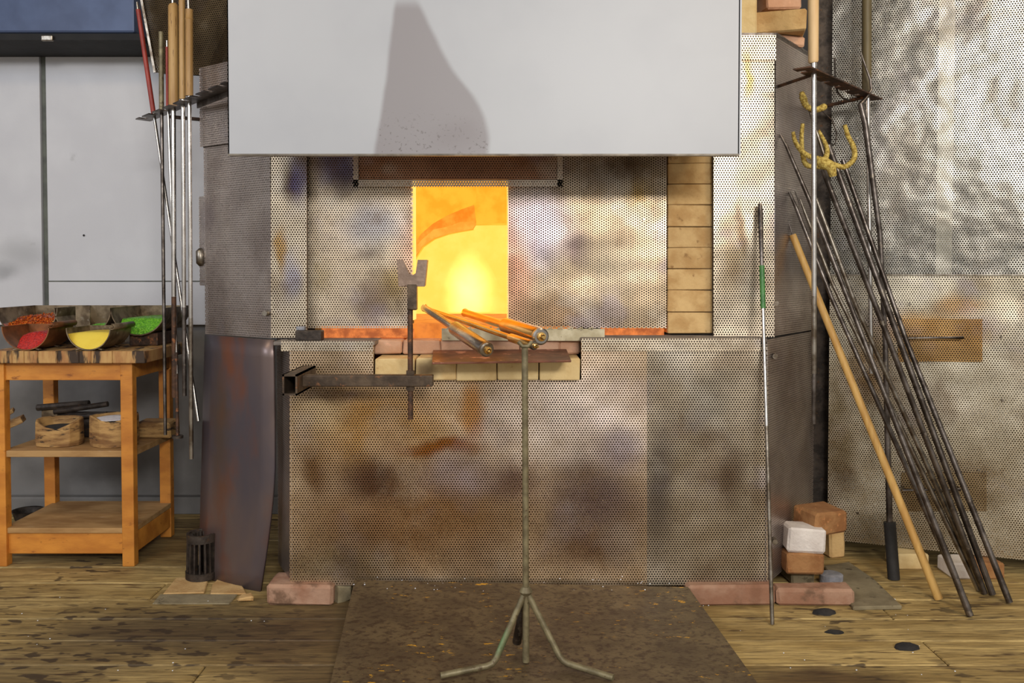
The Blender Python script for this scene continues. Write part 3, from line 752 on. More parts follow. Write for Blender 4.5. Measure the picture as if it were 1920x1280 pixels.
pn_ = (d_ - c_).cross(a - c_).normalized()
def FP(u, v, h=0.0):
    dr = ray(u, v); o_ = Vector((0, 0, EYE))
    return o_ + dr * ((c_ + pn_ * h - o_).dot(pn_) / dr.dot(pn_))
st = thing('pipe_stand', 'slim olive tripod stand holding pipe ends before the furnace', 'stand')
pb = FP(986, 1240)
px_, py_ = pb.x, pb.y
ztp = Z(652, py_); zj = Z(1108, py_)
MB().tube([(px_, py_, pb.z), (px_ , py_, zj + 0.01)], 0.0085, 12).build('lower_post', W['stand'], st, smooth=40)
MB().tube([(px_, py_, zj), (px_ - 0.003, py_, ztp)], 0.0078, 12).build('post', W['stand'], st, smooth=40)
MB().tube([(px_, py_, zj - 0.008), (px_, py_, zj), (px_, py_, zj + 0.012)], [0.012, 0.017, 0.010], 12).build('collar', W['stand'], st, smooth=40)
for bend, tip in (((925, 1246), (826, 1266)), ((1054, 1240), (1150, 1270))):
    q0 = Vector((px_, py_, zj + 0.003)); q1 = FP(bend[0], bend[1], 0.012); q2 = FP(tip[0], tip[1], 0.008)
    q1b = q1.lerp(q0, 0.08); q1c = q1.lerp(q2, 0.12)
    MB().tube([q0, q1b, q1.lerp((q1b + q1c)/2, 0.5), q1c, q2], 0.0078, 12).build('leg', W['stand'], st, smooth=60)
q2 = FP(969, 1203, 0.012)
MB().tube([(px_, py_, zj), Vector((px_, py_, zj)).lerp(q2, 0.5), q2], [0.007, 0.010, 0.012], 10).build('leg', W['dark_steel'], st, smooth=60)
tp = Vector((px_ - 0.003, py_, ztp))
MB().tube([tp + Vector((-0.016, 0, 0.016)), tp + Vector((-0.006, 0, 0.004)), tp + Vector((0.008, 0, 0.004)), tp + Vector((0.018, 0, 0.016))], 0.005, 8).build('cradle', W['stand'], st, smooth=60)

# ================================================================== THINGS AT THE MOUTH
# shelf plate on the bricks
zs = zt_ + 0.003
yf = 2.33
sp = MB().sheet([P(810, 679, 2.36) , P(1071, 675, 2.36), P(1062, 654, 2.57), P(812, 656, 2.57)], 0.006)
spm = std('fire_scaled_plate', C(128,80,58), C(92,62,50), 12, 0.45, 0.4, 0.3, 60, c3=C(206,150,128), s3=22, t3=(0.6,0.68))
spo = sp.build('shelf_plate', spm, None, bevel=0.001)
reg(spo, 'scaled steel plate lying on the pale sill bricks under the pipes', 'steel plate')
# comb bar
cbm = std('dusty_angle_iron', C(200,190,160), C(176,164,132), 24, 0.6, 0.2, 0.2, 90, c3=C(90,76,54), s3=30, t3=(0.6,0.75))
cr = thing('pipe_rest', 'notched angle iron pipe rest lying on the furnace sill', 'pipe rest')
ya, yb = 2.575, 2.555
a0, a1 = Vector((X(828, ya), ya, zled + 0.001)), Vector((X(1134, yb), yb, zled + 0.001))
hgt = Z(617, yb) - zled
MB().sheet([a0, a1, a1 + Vector((0, 0, hgt)), a0 + Vector((0, 0, hgt))], 0.004).build('upright_plate', cbm, cr)
MB().sheet([a0, a1, a1 + Vector((0, 0.028, 0)), a0 + Vector((0, 0.028, 0))], 0.003).build('foot_plate', cbm, cr)
for i in range(15):
    t_ = 0.04 + i * 0.062
    q = a0.lerp(a1, t_) + Vector((0, -0.001, hgt))
    MB().tube([q + Vector((0.009, 0, -0.002)), q + Vector((0.008, 0, 0.005)), q + Vector((0.001, 0, 0.001)), q + Vector((-0.004, 0, 0.000))], [0.0028, 0.0024, 0.0022, 0.002], 6).build('tooth', cbm, cr)
# three pipes
def pipe(name, far, near, rthin, rfat, fat_from, mat_t, mat_f, tipmat, label, fat_len=None):
    t = thing(name, label, 'blowpipe', 'pipes resting at the furnace mouth')
    d = (near - far)
    qf = far + d * fat_from
    MB().tube([far, far + d * 0.01, qf + d.normalized() * 0.004], [rthin * 1.2, rthin, rthin], 14).build('shaft', W[mat_t], t, smooth=40)
    n = d.normalized()
    MB().tube([qf, qf + n * 0.012, near - n * 0.02, near - n * 0.012], [rthin, rfat, rfat, rfat * 0.92], 18).build('grip', W[mat_f], t, smooth=40)
    MB().tube([near - n * 0.014, near - n * 0.011, near - n * 0.003, near], [rfat * 0.94, rfat * 0.98, rfat * 0.98, rfat * 0.80], 18).build('end_cap', W[tipmat], t, smooth=35)
    MB().tube([near - n * 0.001, near + n * 0.005, near + n * 0.006, near + n * 0.014, near + n * 0.018], [rfat * 0.55, rfat * 0.50, rfat * 0.32, rfat * 0.30, rfat * 0.18], 12).build('mouthpiece', W['brass'], t, smooth=35)
    return t
pipe('blowpipe', P(796, 577, 2.66), P(914, 656, 2.26), 0.0105, 0.0205, 0.50, 'steel', 'steel', 'worn_steel', 'fat gripped steel blowpipe lowest and left at the furnace mouth')
pipe('blowpipe', P(806, 581, 2.72), P(1003, 648, 2.10), 0.0075, 0.0115, 0.80, 'brass', 'brass', 'worn_steel', 'slim golden blowpipe resting on the tripod stand')
pipe('blowpipe', P(872, 586, 2.74), P(1015, 631, 2.16), 0.0115, 0.0225, 0.58, 'brass', 'brass', 'steel', 'fat brassy blowpipe above the slim one at the furnace mouth')
# black magnet-like block and small scrap on the ledge
mb_ = MB().box(X(555, 2.55), X(604, 2.55), 2.535, 2.575, zled, Z(619, 2.55)).build('iron_block', W['iron'], None, bevel=0.003)
reg(mb_, 'small black iron block on the ledge left of the mouth', 'iron block')
sc_ = MB().box(X(556, 2.56), X(572, 2.56), 2.55, 2.57, Z(619, 2.55), Z(612, 2.55)).build('scrap_piece', W['cement'], None, bevel=0.002)
reg(sc_, 'tiny grey scrap lying on the black iron block', 'scrap')

# yoke support: square tube arm, threaded rod, forked head
yk = thing('yoke_support', 'scorched square tube arm with upright forked pipe yoke', 'yoke')
ya_ = 2.36
zc = (Z(702, ya_) + Z(724, ya_)) / 2
hh = 0.032
# stub that comes out of the casing towards the viewer: hollow
sx0, sx1 = X(528, 2.29), X(556, 2.29)
sz0, sz1 = Z(741, 2.29), Z(702, 2.29)
hol = MB(); th = 0.005
for (x0_, x1_, z0_, z1_) in ((sx0, sx1, sz1 - th, sz1), (sx0, sx1, sz0, sz0 + th), (sx0, sx0 + th, sz0, sz1), (sx1 - th, sx1, sz0, sz1)):
    hol.box(x0_, x1_, 2.29, YL - 0.003, z0_, z1_)
hol.build('bracket_tube', W['arm'], yk)
MB().box(sx1 - 0.001, X(812, ya_), ya_ - hh/2, ya_ + hh/2, zc - hh/2, zc + hh/2).build('arm', W['arm'], yk, bevel=0.003)
rx = X(769, ya_)
MB().tube([(rx, ya_, Z(786, ya_)), (rx, ya_, Z(575, ya_))], 0.0075, 12).build('threaded_rod', W['rust'], yk, smooth=40)
for zz in (zc + hh/2, zc - hh/2 - 0.012):
    MB().tube([(rx, ya_, zz), (rx, ya_, zz + 0.012)], 0.0125, 6).build('nut', W['arm'], yk)
hx_ = X(774, ya_)
MB().box(hx_ - 0.014, hx_ + 0.012, ya_ - 0.014, ya_ + 0.014, Z(580, ya_), Z(533, ya_)).build('socket', W['arm'], yk, bevel=0.002)
MB().box(hx_ - 0.010, hx_ + 0.011, ya_ - 0.012, ya_ + 0.012, Z(581, ya_) , Z(572, ya_)).build('socket_ring', W['rust'], yk, bevel=0.002)
zy0, zy1, zyt = Z(537, ya_), Z(516, ya_), Z(487, ya_)
fk = MB().sheet([(X(748, ya_), ya_ - 0.010, zy0), (X(797, ya_), ya_ - 0.010, zy0), (X(802, ya_), ya_ - 0.010, zyt), (X(784, ya_), ya_ - 0.010, zyt),
                 (X(780, ya_), ya_ - 0.010, zy1 + 0.006), (X(774, ya_), ya_ - 0.010, zy1), (X(768, ya_), ya_ - 0.010, zy1 + 0.006), (X(757, ya_), ya_ - 0.010, zyt), (X(745, ya_), ya_ - 0.010, zyt)], 0.007)
fk.build('fork_plate', W['yoke'], yk, bevel=0.001)
for (ub, ut) in ((752, 749), (792, 797)):
    s_ = 1 if ub > 770 else -1
    q0, q1 = Vector((X(ub, ya_), ya_ + 0.006, zy0 + 0.002)), Vector((X(ut, ya_), ya_ + 0.006, zyt))
    MB().bar(q0 + Vector((s_*0.004, 0.006, 0)), q1 + Vector((s_*0.004, 0.006, 0)), 0.006, 0.030, (0, 1, 0)).build('prong', W['yoke'], yk, bevel=0.001)
for s_ in (-1, 1):
    MB().lathe([(0.002, -0.004), (0.006, 0), (0.002, 0.004)], (X(774 + s_*9, ya_), ya_ - 0.004, zy1 + 0.004), 10).build('roller', W['steel'], yk, smooth=60)

# ================================================================== LEFT RACK AND PIPES
def rack(name, A, B, wdt_, label, mat='rust', n=8, sgn=1):
    t = thing(name, label, 'tool rack')
    d = (B - A); L = d.length; e = d.normalized(); s = Vector((-e.y, e.x, 0)).normalized() * sgn
    pts = [A - s * wdt_ * 0.5]
    bot = [A - s*wdt_*0.5, B - s*wdt_*0.5]
    top = []
    for i in range(n):
        c0 = (i + 0.35) / n; c1 = (i + 0.65) / n
        top += [A + d*c0 + s*wdt_*0.5, A + d*c0 + s*wdt_*0.05, A + d*c1 + s*wdt_*0.05, A + d*c1 + s*wdt_*0.5]
    pts = [A - s*wdt_*0.5] + [B - s*wdt_*0.5] + [B + s*wdt_*0.5] + top[::-1] + [A + s*wdt_*0.5]
    MB().sheet(pts, 0.004).build('notched_plate', W[mat], t)
    return t
LA, LB = P(268, 226, 2.95), P(436, 158, 2.52)
zz = (LA.z + LB.z) / 2
lr = rack('pipe_rack', LA, LB, 0.05, 'dark notched pipe rack fixed to the left side of the furnace', 'dark_steel', 8, -1)
MB().tube([P(320, 219, 2.85), P(399, 226, 2.80)], 0.006, 8).build('bracket_rod', W['rust'], lr, smooth=40)
MB().bar(LA.lerp(LB, 0.55) + Vector((0.02, 0.02, -0.006)), LB + Vector((0.02, 0.02, -0.006)), 0.004, 0.02).build('stiffener', W['dark_steel'], lr)
def YR(u): return 2.95 - 0.43 * (u - 268) / 168
G1 = 'pipes hanging in the left rack'
def hung(name, label, parts, group, cat='blowpipe'):
    t = thing(name, label, cat, group)
    for (pn, pts, rad, mat) in parts:
        MB().tube(pts, rad, 12).build(pn, W[mat], t, smooth=40)
    return t
def PL(u, v, Y=None): return P(u, v, YR(u) if Y is None else Y)
y1 = YR(288)
hung('blowpipe', 'thin steel pipe with long red handle slanting out of the left rack', [
    ('shaft', [P(288, 210, y1), P(372, 789, y1 - 0.12)], 0.005, 'steel'), ('grip', [P(259, 18, y1), P(288, 213, y1)], [0.0075, 0.008], 'redpaint'), ('tip', [P(257, 4, y1), P(259, 20, y1)], [0.003, 0.0055], 'steel')], G1)
y1 = YR(303)
hung('pontil_rod', 'plain dark rod in left rack, without a wooden handle', [('shaft', [P(303, 200, y1), P(310, 815, y1 - 0.03)], [0.006, 0.0055], 'dark_steel'), ('grip', [P(302, 60, y1), P(303, 212, y1)], 0.008, 'stand')], G1, 'rod')
y1 = YR(314)
hung('pontil_rod', 'rod with short red handle and flat foot in the left rack', [('shaft', [P(315, 200, y1), P(332, 700, y1 - 0.03)], 0.0048, 'steel'), ('lower_shaft', [P(330.5, 660, y1 - 0.028), P(333, 818, y1 - 0.035)], 0.0055, 'rust'),
    ('foot', [P(333, 816, y1 - 0.035), P(333, 821, y1 - 0.035)], 0.018, 'iron'), ('grip', [P(313, 88, y1), P(314, 205, y1)], 0.0045, 'redpaint'), ('tip', [P(313, 76, y1), P(313, 90, y1)], 0.003, 'steel')], G1, 'rod')
y1 = YR(325)
hung('blowpipe', 'steel pipe with the thickest turned wooden handle in the left rack', [('shaft', [P(325, 195, y1), P(326, 560, y1)], 0.0078, 'steel'), ('lower_shaft', [P(326, 556, y1), P(327, 738, y1), P(327, 745, y1)], [0.0079, 0.0085, 0.0075], 'rust'), ('grip', [P(324, 8, y1), P(325, 12, y1), P(326, 202, y1)], [0.013, 0.0165, 0.0165], 'handle'), ('tip', [P(324, -14, y1), P(324, 9, y1)], 0.005, 'steel')], G1)
y1 = YR(342)
hung('blowpipe', 'steel pipe with slim tall wooden handle between the two other handles', [('shaft', [P(343, 188, y1), P(345, 580, y1)], 0.0068, 'steel'), ('lower_shaft', [P(345, 576, y1), P(346, 742, y1)], 0.0069, 'dark_steel'), ('grip', [P(341, -40, y1), P(342, 186, y1)], 0.010, 'handle'), ('collar', [P(342, 185, y1), P(342.5, 196, y1)], 0.0055, 'steel')], G1)
y1 = YR(355)
hung('blowpipe', 'longest steel pipe in left rack with ringed wooden handle nearest the furnace', [('shaft', [P(355, 175, y1), P(357.5, 600, y1)], 0.0068, 'steel'), ('lower_shaft', [P(357.5, 596, y1), P(359, 860, y1)], 0.0069, 'worn_steel'), ('grip', [P(355, 18, y1), P(355, 34, y1), P(355, 36, y1), P(355, 38, y1), P(355, 180, y1)], [0.012, 0.012, 0.0135, 0.012, 0.012], 'handle'), ('tip', [P(353, -8, y1), P(354, 20, y1)], 0.005, 'steel')], G1)

# punched vent casing above the rack
vc = thing('vent_casing', 'dark punched steel vent casing at the upper left above the rack', 'vent')
punched('front_sheet', [P(291, 136, 3.05), P(384, 141, 2.98), P(470, 96, 2.86), P(470, -60, 2.86), P(255, -60, 3.05)], 'perf_vent', vc, 'wool', 0.03)
MB().bar(P(255, -60, 3.045), P(291, 136, 3.045), 0.008, 0.010, (0, 1, 0)).build('edge_strip', W['worn_steel'], vc)

# ================================================================== TABLE
tb = thing('work_table', 'orange wooden work table with two shelves at the left', 'table')
TX0, TX1, TY0, TY1 = -1.72, X(270, 2.79), 2.79, 3.18
tz1, tz0 = Z(658, 2.79), Z(681, 2.79)
# block-glued top of separate staves
xs = [TX0, -1.64, -1.60, -1.555, -1.49, -1.42, -1.38, -1.31, TX1]
for i in range(len(xs) - 1):
    MB().box(xs[i] + 0.0006, xs[i+1] - 0.0006, TY0, TY1, tz0, tz1 + rnd.uniform(-0.001, 0.001)).build('top_stave', W['top'], tb, bevel=0.002, seg=1)
az0 = Z(713, 2.82)
lx0, lx1 = X(224, 2.82), X(247, 2.82)
MB().box(-1.70, lx1 - 0.004, 2.825, 2.847, az0, tz0 - 0.001).build('apron', W['table'], tb, bevel=0.002)
MB().box(lx1 - 0.026, lx1 - 0.002, 2.842, 3.15, az0 + 0.006, tz0 - 0.001).build('apron', W['table'], tb, bevel=0.002)
MB().box(-1.70, lx1, 3.13, 3.15, az0, tz0 - 0.001).build('apron', W['table'], tb, bevel=0.002)
lw = lx1 - lx0
for (x0_, y0_) in ((lx0, 2.815), (-1.722, 2.815), (X(295, 3.13), 3.13), (X(77, 3.13), 3.13)):
    MB().box(x0_, x0_ + lw, y0_, y0_ + lw * 0.85, 0.0, tz0 - 0.0005).build('leg', W['table'], tb, bevel=0.003)
mz1, mz0_ = Z(845, 2.82), Z(857, 2.82)
MB().sheet([(-1.70, 2.822, mz1), (lx1 - 0.005, 2.822, mz1), (lx1 - 0.005, 2.86, mz1), (X(324, 3.16), 3.16, mz1), (-1.70, 3.16, mz1)], mz1 - mz0_).build('shelf', W['shelf'], tb, bevel=0.002)
bz1, bz0 = Z(990, 2.82), Z(1000, 2.82)
MB().box(-1.70, lx1 - 0.004, 2.822, 3.16, bz0, bz1).build('shelf', W['shelf'], tb, bevel=0.002)
MB().box(-1.70, lx0 + 0.002, 2.83, 2.852, Z(1038, 2.83), bz0 - 0.0005).build('shelf_board', W['table'], tb, bevel=0.003)
MB().box(lx1 - 0.028, lx1 - 0.006, 2.852, 3.15, Z(1038, 2.83), bz0 - 0.0005).build('shelf_board', W['table'], tb, bevel=0.003)

# scoops
def scoop(label, cx, zrim, r, y0, y1, mat, tilt=0.0, curl=False, stand='block', arc=(math.pi, 2*math.pi), fillmat=None, fill=0.5, fx=(0, 1), grain=0.004, dome=0.4, seed=1, flabel=None, fkind=None, t=0.003, slope=0.0, group='half-pipe scoops of coloured glass on the table'):
    th_ = thing('glass_scoop', label, 'scoop', group)
    n = 22
    def ring(rad, y, dz=0.0):
        return [Vector((cx + rad*math.cos(arc[0] + (arc[1]-arc[0])*k/n), y, zrim + dz + rad*math.sin(arc[0] + (arc[1]-arc[0])*k/n))) for k in range(n + 1)]
    A, B, C_, D = ring(r, y0), ring(r, y1, slope), ring(r - t, y0), ring(r - t, y1, slope)
    vs = A + B + C_ + D; fs = []; m_ = n + 1
    for k in range(n):
        fs += [(k, k+1, m_+k+1, m_+k), (2*m_+k+1, 2*m_+k, 3*m_+k, 3*m_+k+1), (k+1, k, 2*m_+k, 2*m_+k+1), (m_+k, m_+k+1, 3*m_+k+1, 3*m_+k)]
    fs += [(0, m_, 3*m_, 2*m_), (n, 2*m_+n, 3*m_+n, m_+n)]
    MB().add(vs, fs).build('trough', W[mat], th_, smooth=40)
    bk = ring(r - t, y1 - 0.002, slope)
    MB().sheet(bk, 0.003).build('back_plate', W[mat], th_)
    if curl:
        cxx = cx + r + 0.004
        cl = MB()
        pts = [Vector((cxx + 0.008*math.cos(a_), y0, zrim + 0.004 + 0.008*math.sin(a_))) for a_ in [math.pi + k*0.55 for k in range(10)]]
        vs = pts + [q + Vector((0, y1 - y0, slope)) for q in pts]
        cl.add(vs, [(k, k+1, len(pts)+k+1, len(pts)+k) for k in range(len(pts) - 1)])
        o = cl.build('curled_rim', W[mat], th_, smooth=70)
        s_ = o.modifiers.new('solid', 'SOLIDIFY'); s_.thickness = 0.002
    zb__ = zrim - r
    tzz = tz1 + 0.0005
    if stand == 'block':
        MB().box(cx - 0.045, cx + 0.055, y0 + 0.03, y1 - 0.03, tzz, zb__ + 0.007).build('stand_block', W['rust'], th_, bevel=0.003)
    elif stand == 'feet':
        for s_ in (-1, 1):
            MB().bar((cx + s_*0.030, y0 + 0.01, zb__ + 0.006), (cx + s_*0.044, y0 + 0.008, tzz + 0.003), 0.012, 0.003).build('foot', W['scoop'], th_)
            MB().bar((cx + s_*0.030, y1 - 0.03, zb__ + 0.006), (cx + s_*0.044, y1 - 0.03, tzz + 0.003), 0.012, 0.003).build('foot', W['scoop'], th_)
    # heap of glass
    rg = random.Random(seed)
    nx_, ny_ = 34, 22
    vs = []; fs = []
    x0_, x1_ = cx - (r-t) + fx[0]*2*(r-t), cx - (r-t) + fx[1]*2*(r-t)
    yy0, yy1 = y0 + 0.003, y1 - 0.006
    for j in range(ny_ + 1):
        for i in range(nx_ + 1):
            x_ = x0_ + (x1_-x0_)*i/nx_; y_ = yy0 + (yy1-yy0)*j/ny_
            dx_ = min(0.999, abs((x_-cx)/(r-t)))
            zin = zrim - (r-t)*math.sqrt(1 - dx_*dx_) + slope*(y_-y0)/(y1-y0) + 0.0008
            hx = i/nx_
            hz_ = zrim - r + fill*r*min(1, 5.0*j/ny_)**0.6 * (1 - dome*abs(hx*2-1)**2.2) + rg.uniform(-grain, grain)*0.5
            vs.append((x_, y_, max(zin, hz_)))
    for j in range(ny_):
        for i in range(nx_):
            a = j*(nx_+1)+i
            fs.append((a, a+1, a+nx_+2, a+nx_+1))
    fo = MB().add(vs, fs).build('glass_grain_heap', W[fillmat], None, smooth=25 if grain > 0.001 else 80)
    reg(fo, flabel, 'glass grain', kind='stuff')
    return th_, fo
yb0, yb1 = 2.965, 3.20
def sc_args(u, vr, r_px, Y):
    return X(u, Y), Z(vr, Y), r_px / F * Y
cx, zr, rr_ = sc_args(50, 577, 57, yb0)
scoop('back row scoop of amber glass chips at the left edge', cx, zr, rr_, yb0, yb1, 'scoop', fillmat='amber', fill=0.70, fx=(0.08, 1.0), dome=0.25, grain=0.008, seed=2, flabel='amber and brown glass chips heaped in the left back scoop')
cx, zr, rr_ = sc_args(154, 577, 54, yb0)
sc2, _ = scoop('middle scoop of the back row, nearly empty with a dividing plate', cx, zr, rr_, yb0, yb1, 'scoop', fillmat='green_frit', fill=0.42, fx=(0.42, 1.0), grain=0.004, seed=3, flabel='little green glass grain in the middle back scoop')
MB().box(cx - 0.055, cx - 0.004, yb0 + 0.06, yb0 + 0.063, zr - rr_*0.92, zr + 0.004).build('divider', W['scoop'], sc2)
cx, zr, rr_ = sc_args(258, 577, 52, yb0)
scoop('right scoop of the back row, filled with bright green grain', cx, zr, rr_, yb0, yb1, 'scoop', fillmat='green_frit', fill=0.62, fx=(0.1, 1.0), dome=0.06, grain=0.004, seed=4, flabel='bright green glass grain in the right back scoop')
yf0, yf1 = 2.80, 2.955
cx, zr, rr_ = sc_args(46, 612, 45, yf0)
scoop('coppery front row scoop holding red glass grain', cx, zr, rr_, yf0, yf1, 'copper', curl=True, stand='feet', fillmat='red_frit', fill=0.75, fx=(0.30, 1.0), dome=0.25, grain=0.003, seed=5, flabel='bright red glass grain in the left front scoop')
cx, zr, rr_ = sc_args(164, 615, 42, yf0)
scoop('front row scoop brimming with pale yellow powder', cx, zr, rr_, yf0, yf1, 'scoop', curl=True, stand='feet', fillmat='yellow_frit', fill=0.80, fx=(0.02, 1.0), dome=0.06, grain=0.0006, seed=6, flabel='pale yellow glass powder in the right front scoop')
# loose amber chips lying on the amber heap
rg = random.Random(9)
ch = MB()
cx, zr, rr_ = sc_args(50, 577, 57, yb0)
for i in range(170):
    a_ = rg.uniform(-0.75, 0.95); y_ = rg.uniform(yb0 + 0.02, yb1 - 0.05)
    q = Vector((cx + a_*rr_*0.78, y_, zr - rr_ + 0.70*rr_*min(1, 5*(y_-yb0)/(yb1-yb0))**0.6*(1-0.25*abs(a_)**2.2) + rg.uniform(0.000, 0.005)))
    s_ = rg.uniform(0.003, 0.0065)
    m_ = Matrix.Translation(q) @ Matrix.Rotation(rg.uniform(0, 6), 4, 'Z') @ Matrix.Rotation(rg.uniform(0, 6), 4, 'X')
    vs = [m_ @ Vector(k) for k in ((s_,0,0),(0,s_*0.8,0),(-s_,0,0),(0,-s_,0),(0,0,s_*0.7),(0,0,-s_*0.7))]
    ch.add(vs, [(0,1,4),(1,2,4),(2,3,4),(3,0,4),(1,0,5),(2,1,5),(3,2,5),(0,3,5)])
reg(ch.build('glass_chips', W['amber'], None), 'loose amber glass chips on top of the left back scoop heap', 'glass chips', kind='stuff')

# things on the middle shelf
def mould(label, u0, u1, vt, Y, powder, dips, seed, n=12):
    t = thing('wooden_mould', label, 'mould', 'wooden blocks on the middle shelf')
    rg = random.Random(seed)
    cx = (X(u0, Y) + X(u1, Y)) / 2; r = (X(u1, Y) - X(u0, Y)) / 2
    z0_ = mz1 + 0.0005; h = Z(vt, Y) - z0_
    vs = []; fs = []
    jit = [rg.uniform(0.95, 1.04) for _ in range(n)]
    top = [h * (1 - dips * max(0, math.cos(2*math.pi*k/n + math.pi/2 + 0.1)) ** 3 + rg.uniform(-0.02, 0.02)) for k in range(n)]
    cy = Y + r * 0.85
    prof = [(0.96, lambda k: 0.0), (1.0, lambda k: h*0.25), (0.98, lambda k: top[k]), (0.86, lambda k: top[k]), (0.55, lambda k: h*0.55), (0.02, lambda k: h*0.42)]
    for (f_, zf) in prof:
        for k in range(n):
            a_ = 2*math.pi*k/n + 0.26
            vs.append((cx + r*f_*jit[k]*math.cos(a_), cy + r*0.85*f_*jit[k]*math.sin(a_), z0_ + zf(k)))
    for i in range(len(prof) - 1):
        for k in range(n):
            a, b = i*n + k, i*n + (k+1) % n
            fs.append((a, b, b+n, a+n))
    fs.append(tuple(range(n-1, -1, -1))); fs.append(tuple((len(prof)-1)*n + k for k in range(n)))
    MB().add(vs, fs).build('body', W['block'], t, smooth=30, bevel=0.003)
    pz = h*0.78 if powder == 'soot' else h*0.98
    MB().lathe([(r*0.2, 0), (r*0.80, 0), (r*0.80, 0.001), (r*0.3, 0.006)], (cx, cy, z0_ + pz - 0.01), 16, 0.05, [rg.uniform(-1, 1) for _ in range(16)]).build('powder', W[powder], t, smooth=60)
    return t
mould('burnt wooden mould block with black hollow and notched rim on the shelf', 43, 133, 790, 2.86, 'soot', 0.32, 3)
mould('wooden mould block topped with white powder on the middle shelf', 149, 240, 783, 2.85, 'chalk', 0.14, 8)
bl = brick(((X(258, 3.05) + X(320, 3.05))/2, 3.07, mz1 + 0.0006), (0.12, 0.09, Z(790, 3.05) - mz1), 'block', None, seed=61, name='wood_block', jit=0.003)
reg(bl, 'dark scorched wood block right of the front leg on the middle shelf', 'wood block')
# black iron moulds behind
im = thing('iron_mould', 'black iron hinged mould lying on edge behind the wooden blocks', 'mould', 'iron moulds on the shelf')
yb_ = 3.04
MB().box(X(100, yb_), X(205, yb_), yb_ + 0.01, yb_ + 0.05, mz1 + 0.0006, Z(775, yb_)).build('body', W['iron'], im, bevel=0.004)
MB().tube([P(102, 772, yb_), P(202, 757, yb_)], 0.010, 10).build('hinge_bar', W['iron'], im, smooth=40)
MB().tube([P(108, 784, yb_), P(200, 776, yb_)], 0.009, 10).build('hinge_bar', W['iron'], im, smooth=40)
im2 = thing('iron_mould', 'second black iron mould at the back, left of the hinged one', 'mould', 'iron moulds on the shelf')
yb_ = 3.10
MB().box(X(72, yb_), X(130, yb_), yb_ + 0.005, yb_ + 0.045, mz1 + 0.0006, Z(762, yb_)).build('body', W['scoop'], im2, bevel=0.004)
MB().tube([P(70, 764, yb_), P(167, 756, yb_)], 0.012, 8).build('top_bar', W['iron'], im2, smooth=40)
for i, (v_, y_) in enumerate(((806, 2.97), (790, 3.03))):
    q = P(20 - i*10, v_ - 14, y_)
    b_ = MB().bar(P(-40, v_ + 14, y_ - 0.02), P(44 - i*18, v_ - 22 , y_ + 0.03), 0.07, 0.022 if i == 0 else 0.012).build('wood_offcut', W['block'], None, bevel=0.002)
    reg(b_, ('thick wood offcut sticking in from the left on the middle shelf', 'thin wood strip on top of the offcut at the left edge')[i], 'offcut')
pn = MB().lathe([(0.045, 0.0), (0.055, 0.035), (0.058, 0.036), (0.052, 0.034), (0.042, 0.006)], FL(52, 972), 20).build('iron_pan', W['iron'], None, smooth=40)
reg(pn, 'dark round iron pan on the floor behind the table', 'pan')

# ================================================================== FLOOR THINGS AT THE LEFT
om = thing('optic_mould', 'ribbed black iron optic mould standing on the floor by the table', 'mould')
bc = FL(371, 1092); bc = Vector((bc.x, bc.y + 0.04, 0.006))
r0 = 62 / 2 / F * bc.y * 0.98
H = 0.142
def ringm(z0_, z1_, ra, rb, th2, name):
    MB().lathe([(ra - th2, z0_), (ra, z0_), (rb, z1_), (rb - th2, z1_), (ra - th2, z0_)], bc, 28).build(name, W['iron'], om, smooth=40)
def open_ring(z0_, z1_, ra, rb, th2, name):
    n = 28; vs = []; fs = []
    for (r_, z_) in ((ra, z0_), (rb, z1_), (rb - th2, z1_), (ra - th2, z0_)):
        for k in range(n):
            vs.append(bc + Vector((r_*math.cos(2*math.pi*k/n), r_*math.sin(2*math.pi*k/n), z_)))
    for i in range(4):
        for k in range(n):
            a, b = i*n + k, i*n + (k+1) % n
            c2, d2 = ((i+1) % 4)*n + (k+1) % n, ((i+1) % 4)*n + k
            fs.append((a, b, c2, d2))
    MB().add(vs, fs).build(name, W['iron'], om, smooth=40)
open_ring(0.0, 0.022, r0, r0, 0.010, 'bottom_ring')
open_ring(H - 0.026, H, r0 * 0.92, r0 * 0.92, 0.008, 'top_ring')
for k in range(18):
    a_ = 2*math.pi*k/18
    e = Vector((math.cos(a_), math.sin(a_), 0))
    MB().bar(bc + e*(r0*0.78) + Vector((0, 0, 0.01)), bc + e*(r0*0.71) + Vector((0, 0, H - 0.004)), 0.005, 0.018, e).build('rib', W['iron'], om)
MB().lathe([(r0*0.7, 0.001), (r0*0.7, 0.006)], bc, 20).build('base_disc', W['iron'], om)
def slab(label, corners, z, name='floor_tile', mat='stone', th2=None, group='loose floor tiles left of the furnace', cat='tile'):
    o = MB().sheet([FL(u, v, z) for u, v in corners], th2 or (z + 0.0005)).build(name, W[mat], None, bevel=0.003, seg=1)
    return reg(o, label, cat, group)
slab('broken clay tile under the ribbed iron mould', [(305, 1112), (383, 1110), (392, 1080), (330, 1082)], 0.005, mat='firebrick')
slab('broken pale tile beside the ribbed iron mould', [(394, 1112), (463, 1112), (452, 1092), (414, 1078), (398, 1094)], 0.006, mat='firebrick')
slab('grey stone strip in front of the two broken tiles', [(285, 1131), (430, 1131), (446, 1113), (300, 1113)], 0.004)
db = brick(FL(640, 1128) + Vector((0, 0.02, 0)), (0.05, 0.05, 0.045), 'stone', None, rz=0.5, seed=71, name='stone_chunk', jit=0.008)
reg(db, 'broken grey stone chunk wedged beside the steel floor plate', 'stone')
db = brick(FL(462, 1126), (0.045, 0.04, 0.018), 'firebrick', None, rz=0.3, seed=72, name='brick_chunk', jit=0.006)
reg(db, 'small yellow brick crumb at the foot of the dark sheet', 'brick')

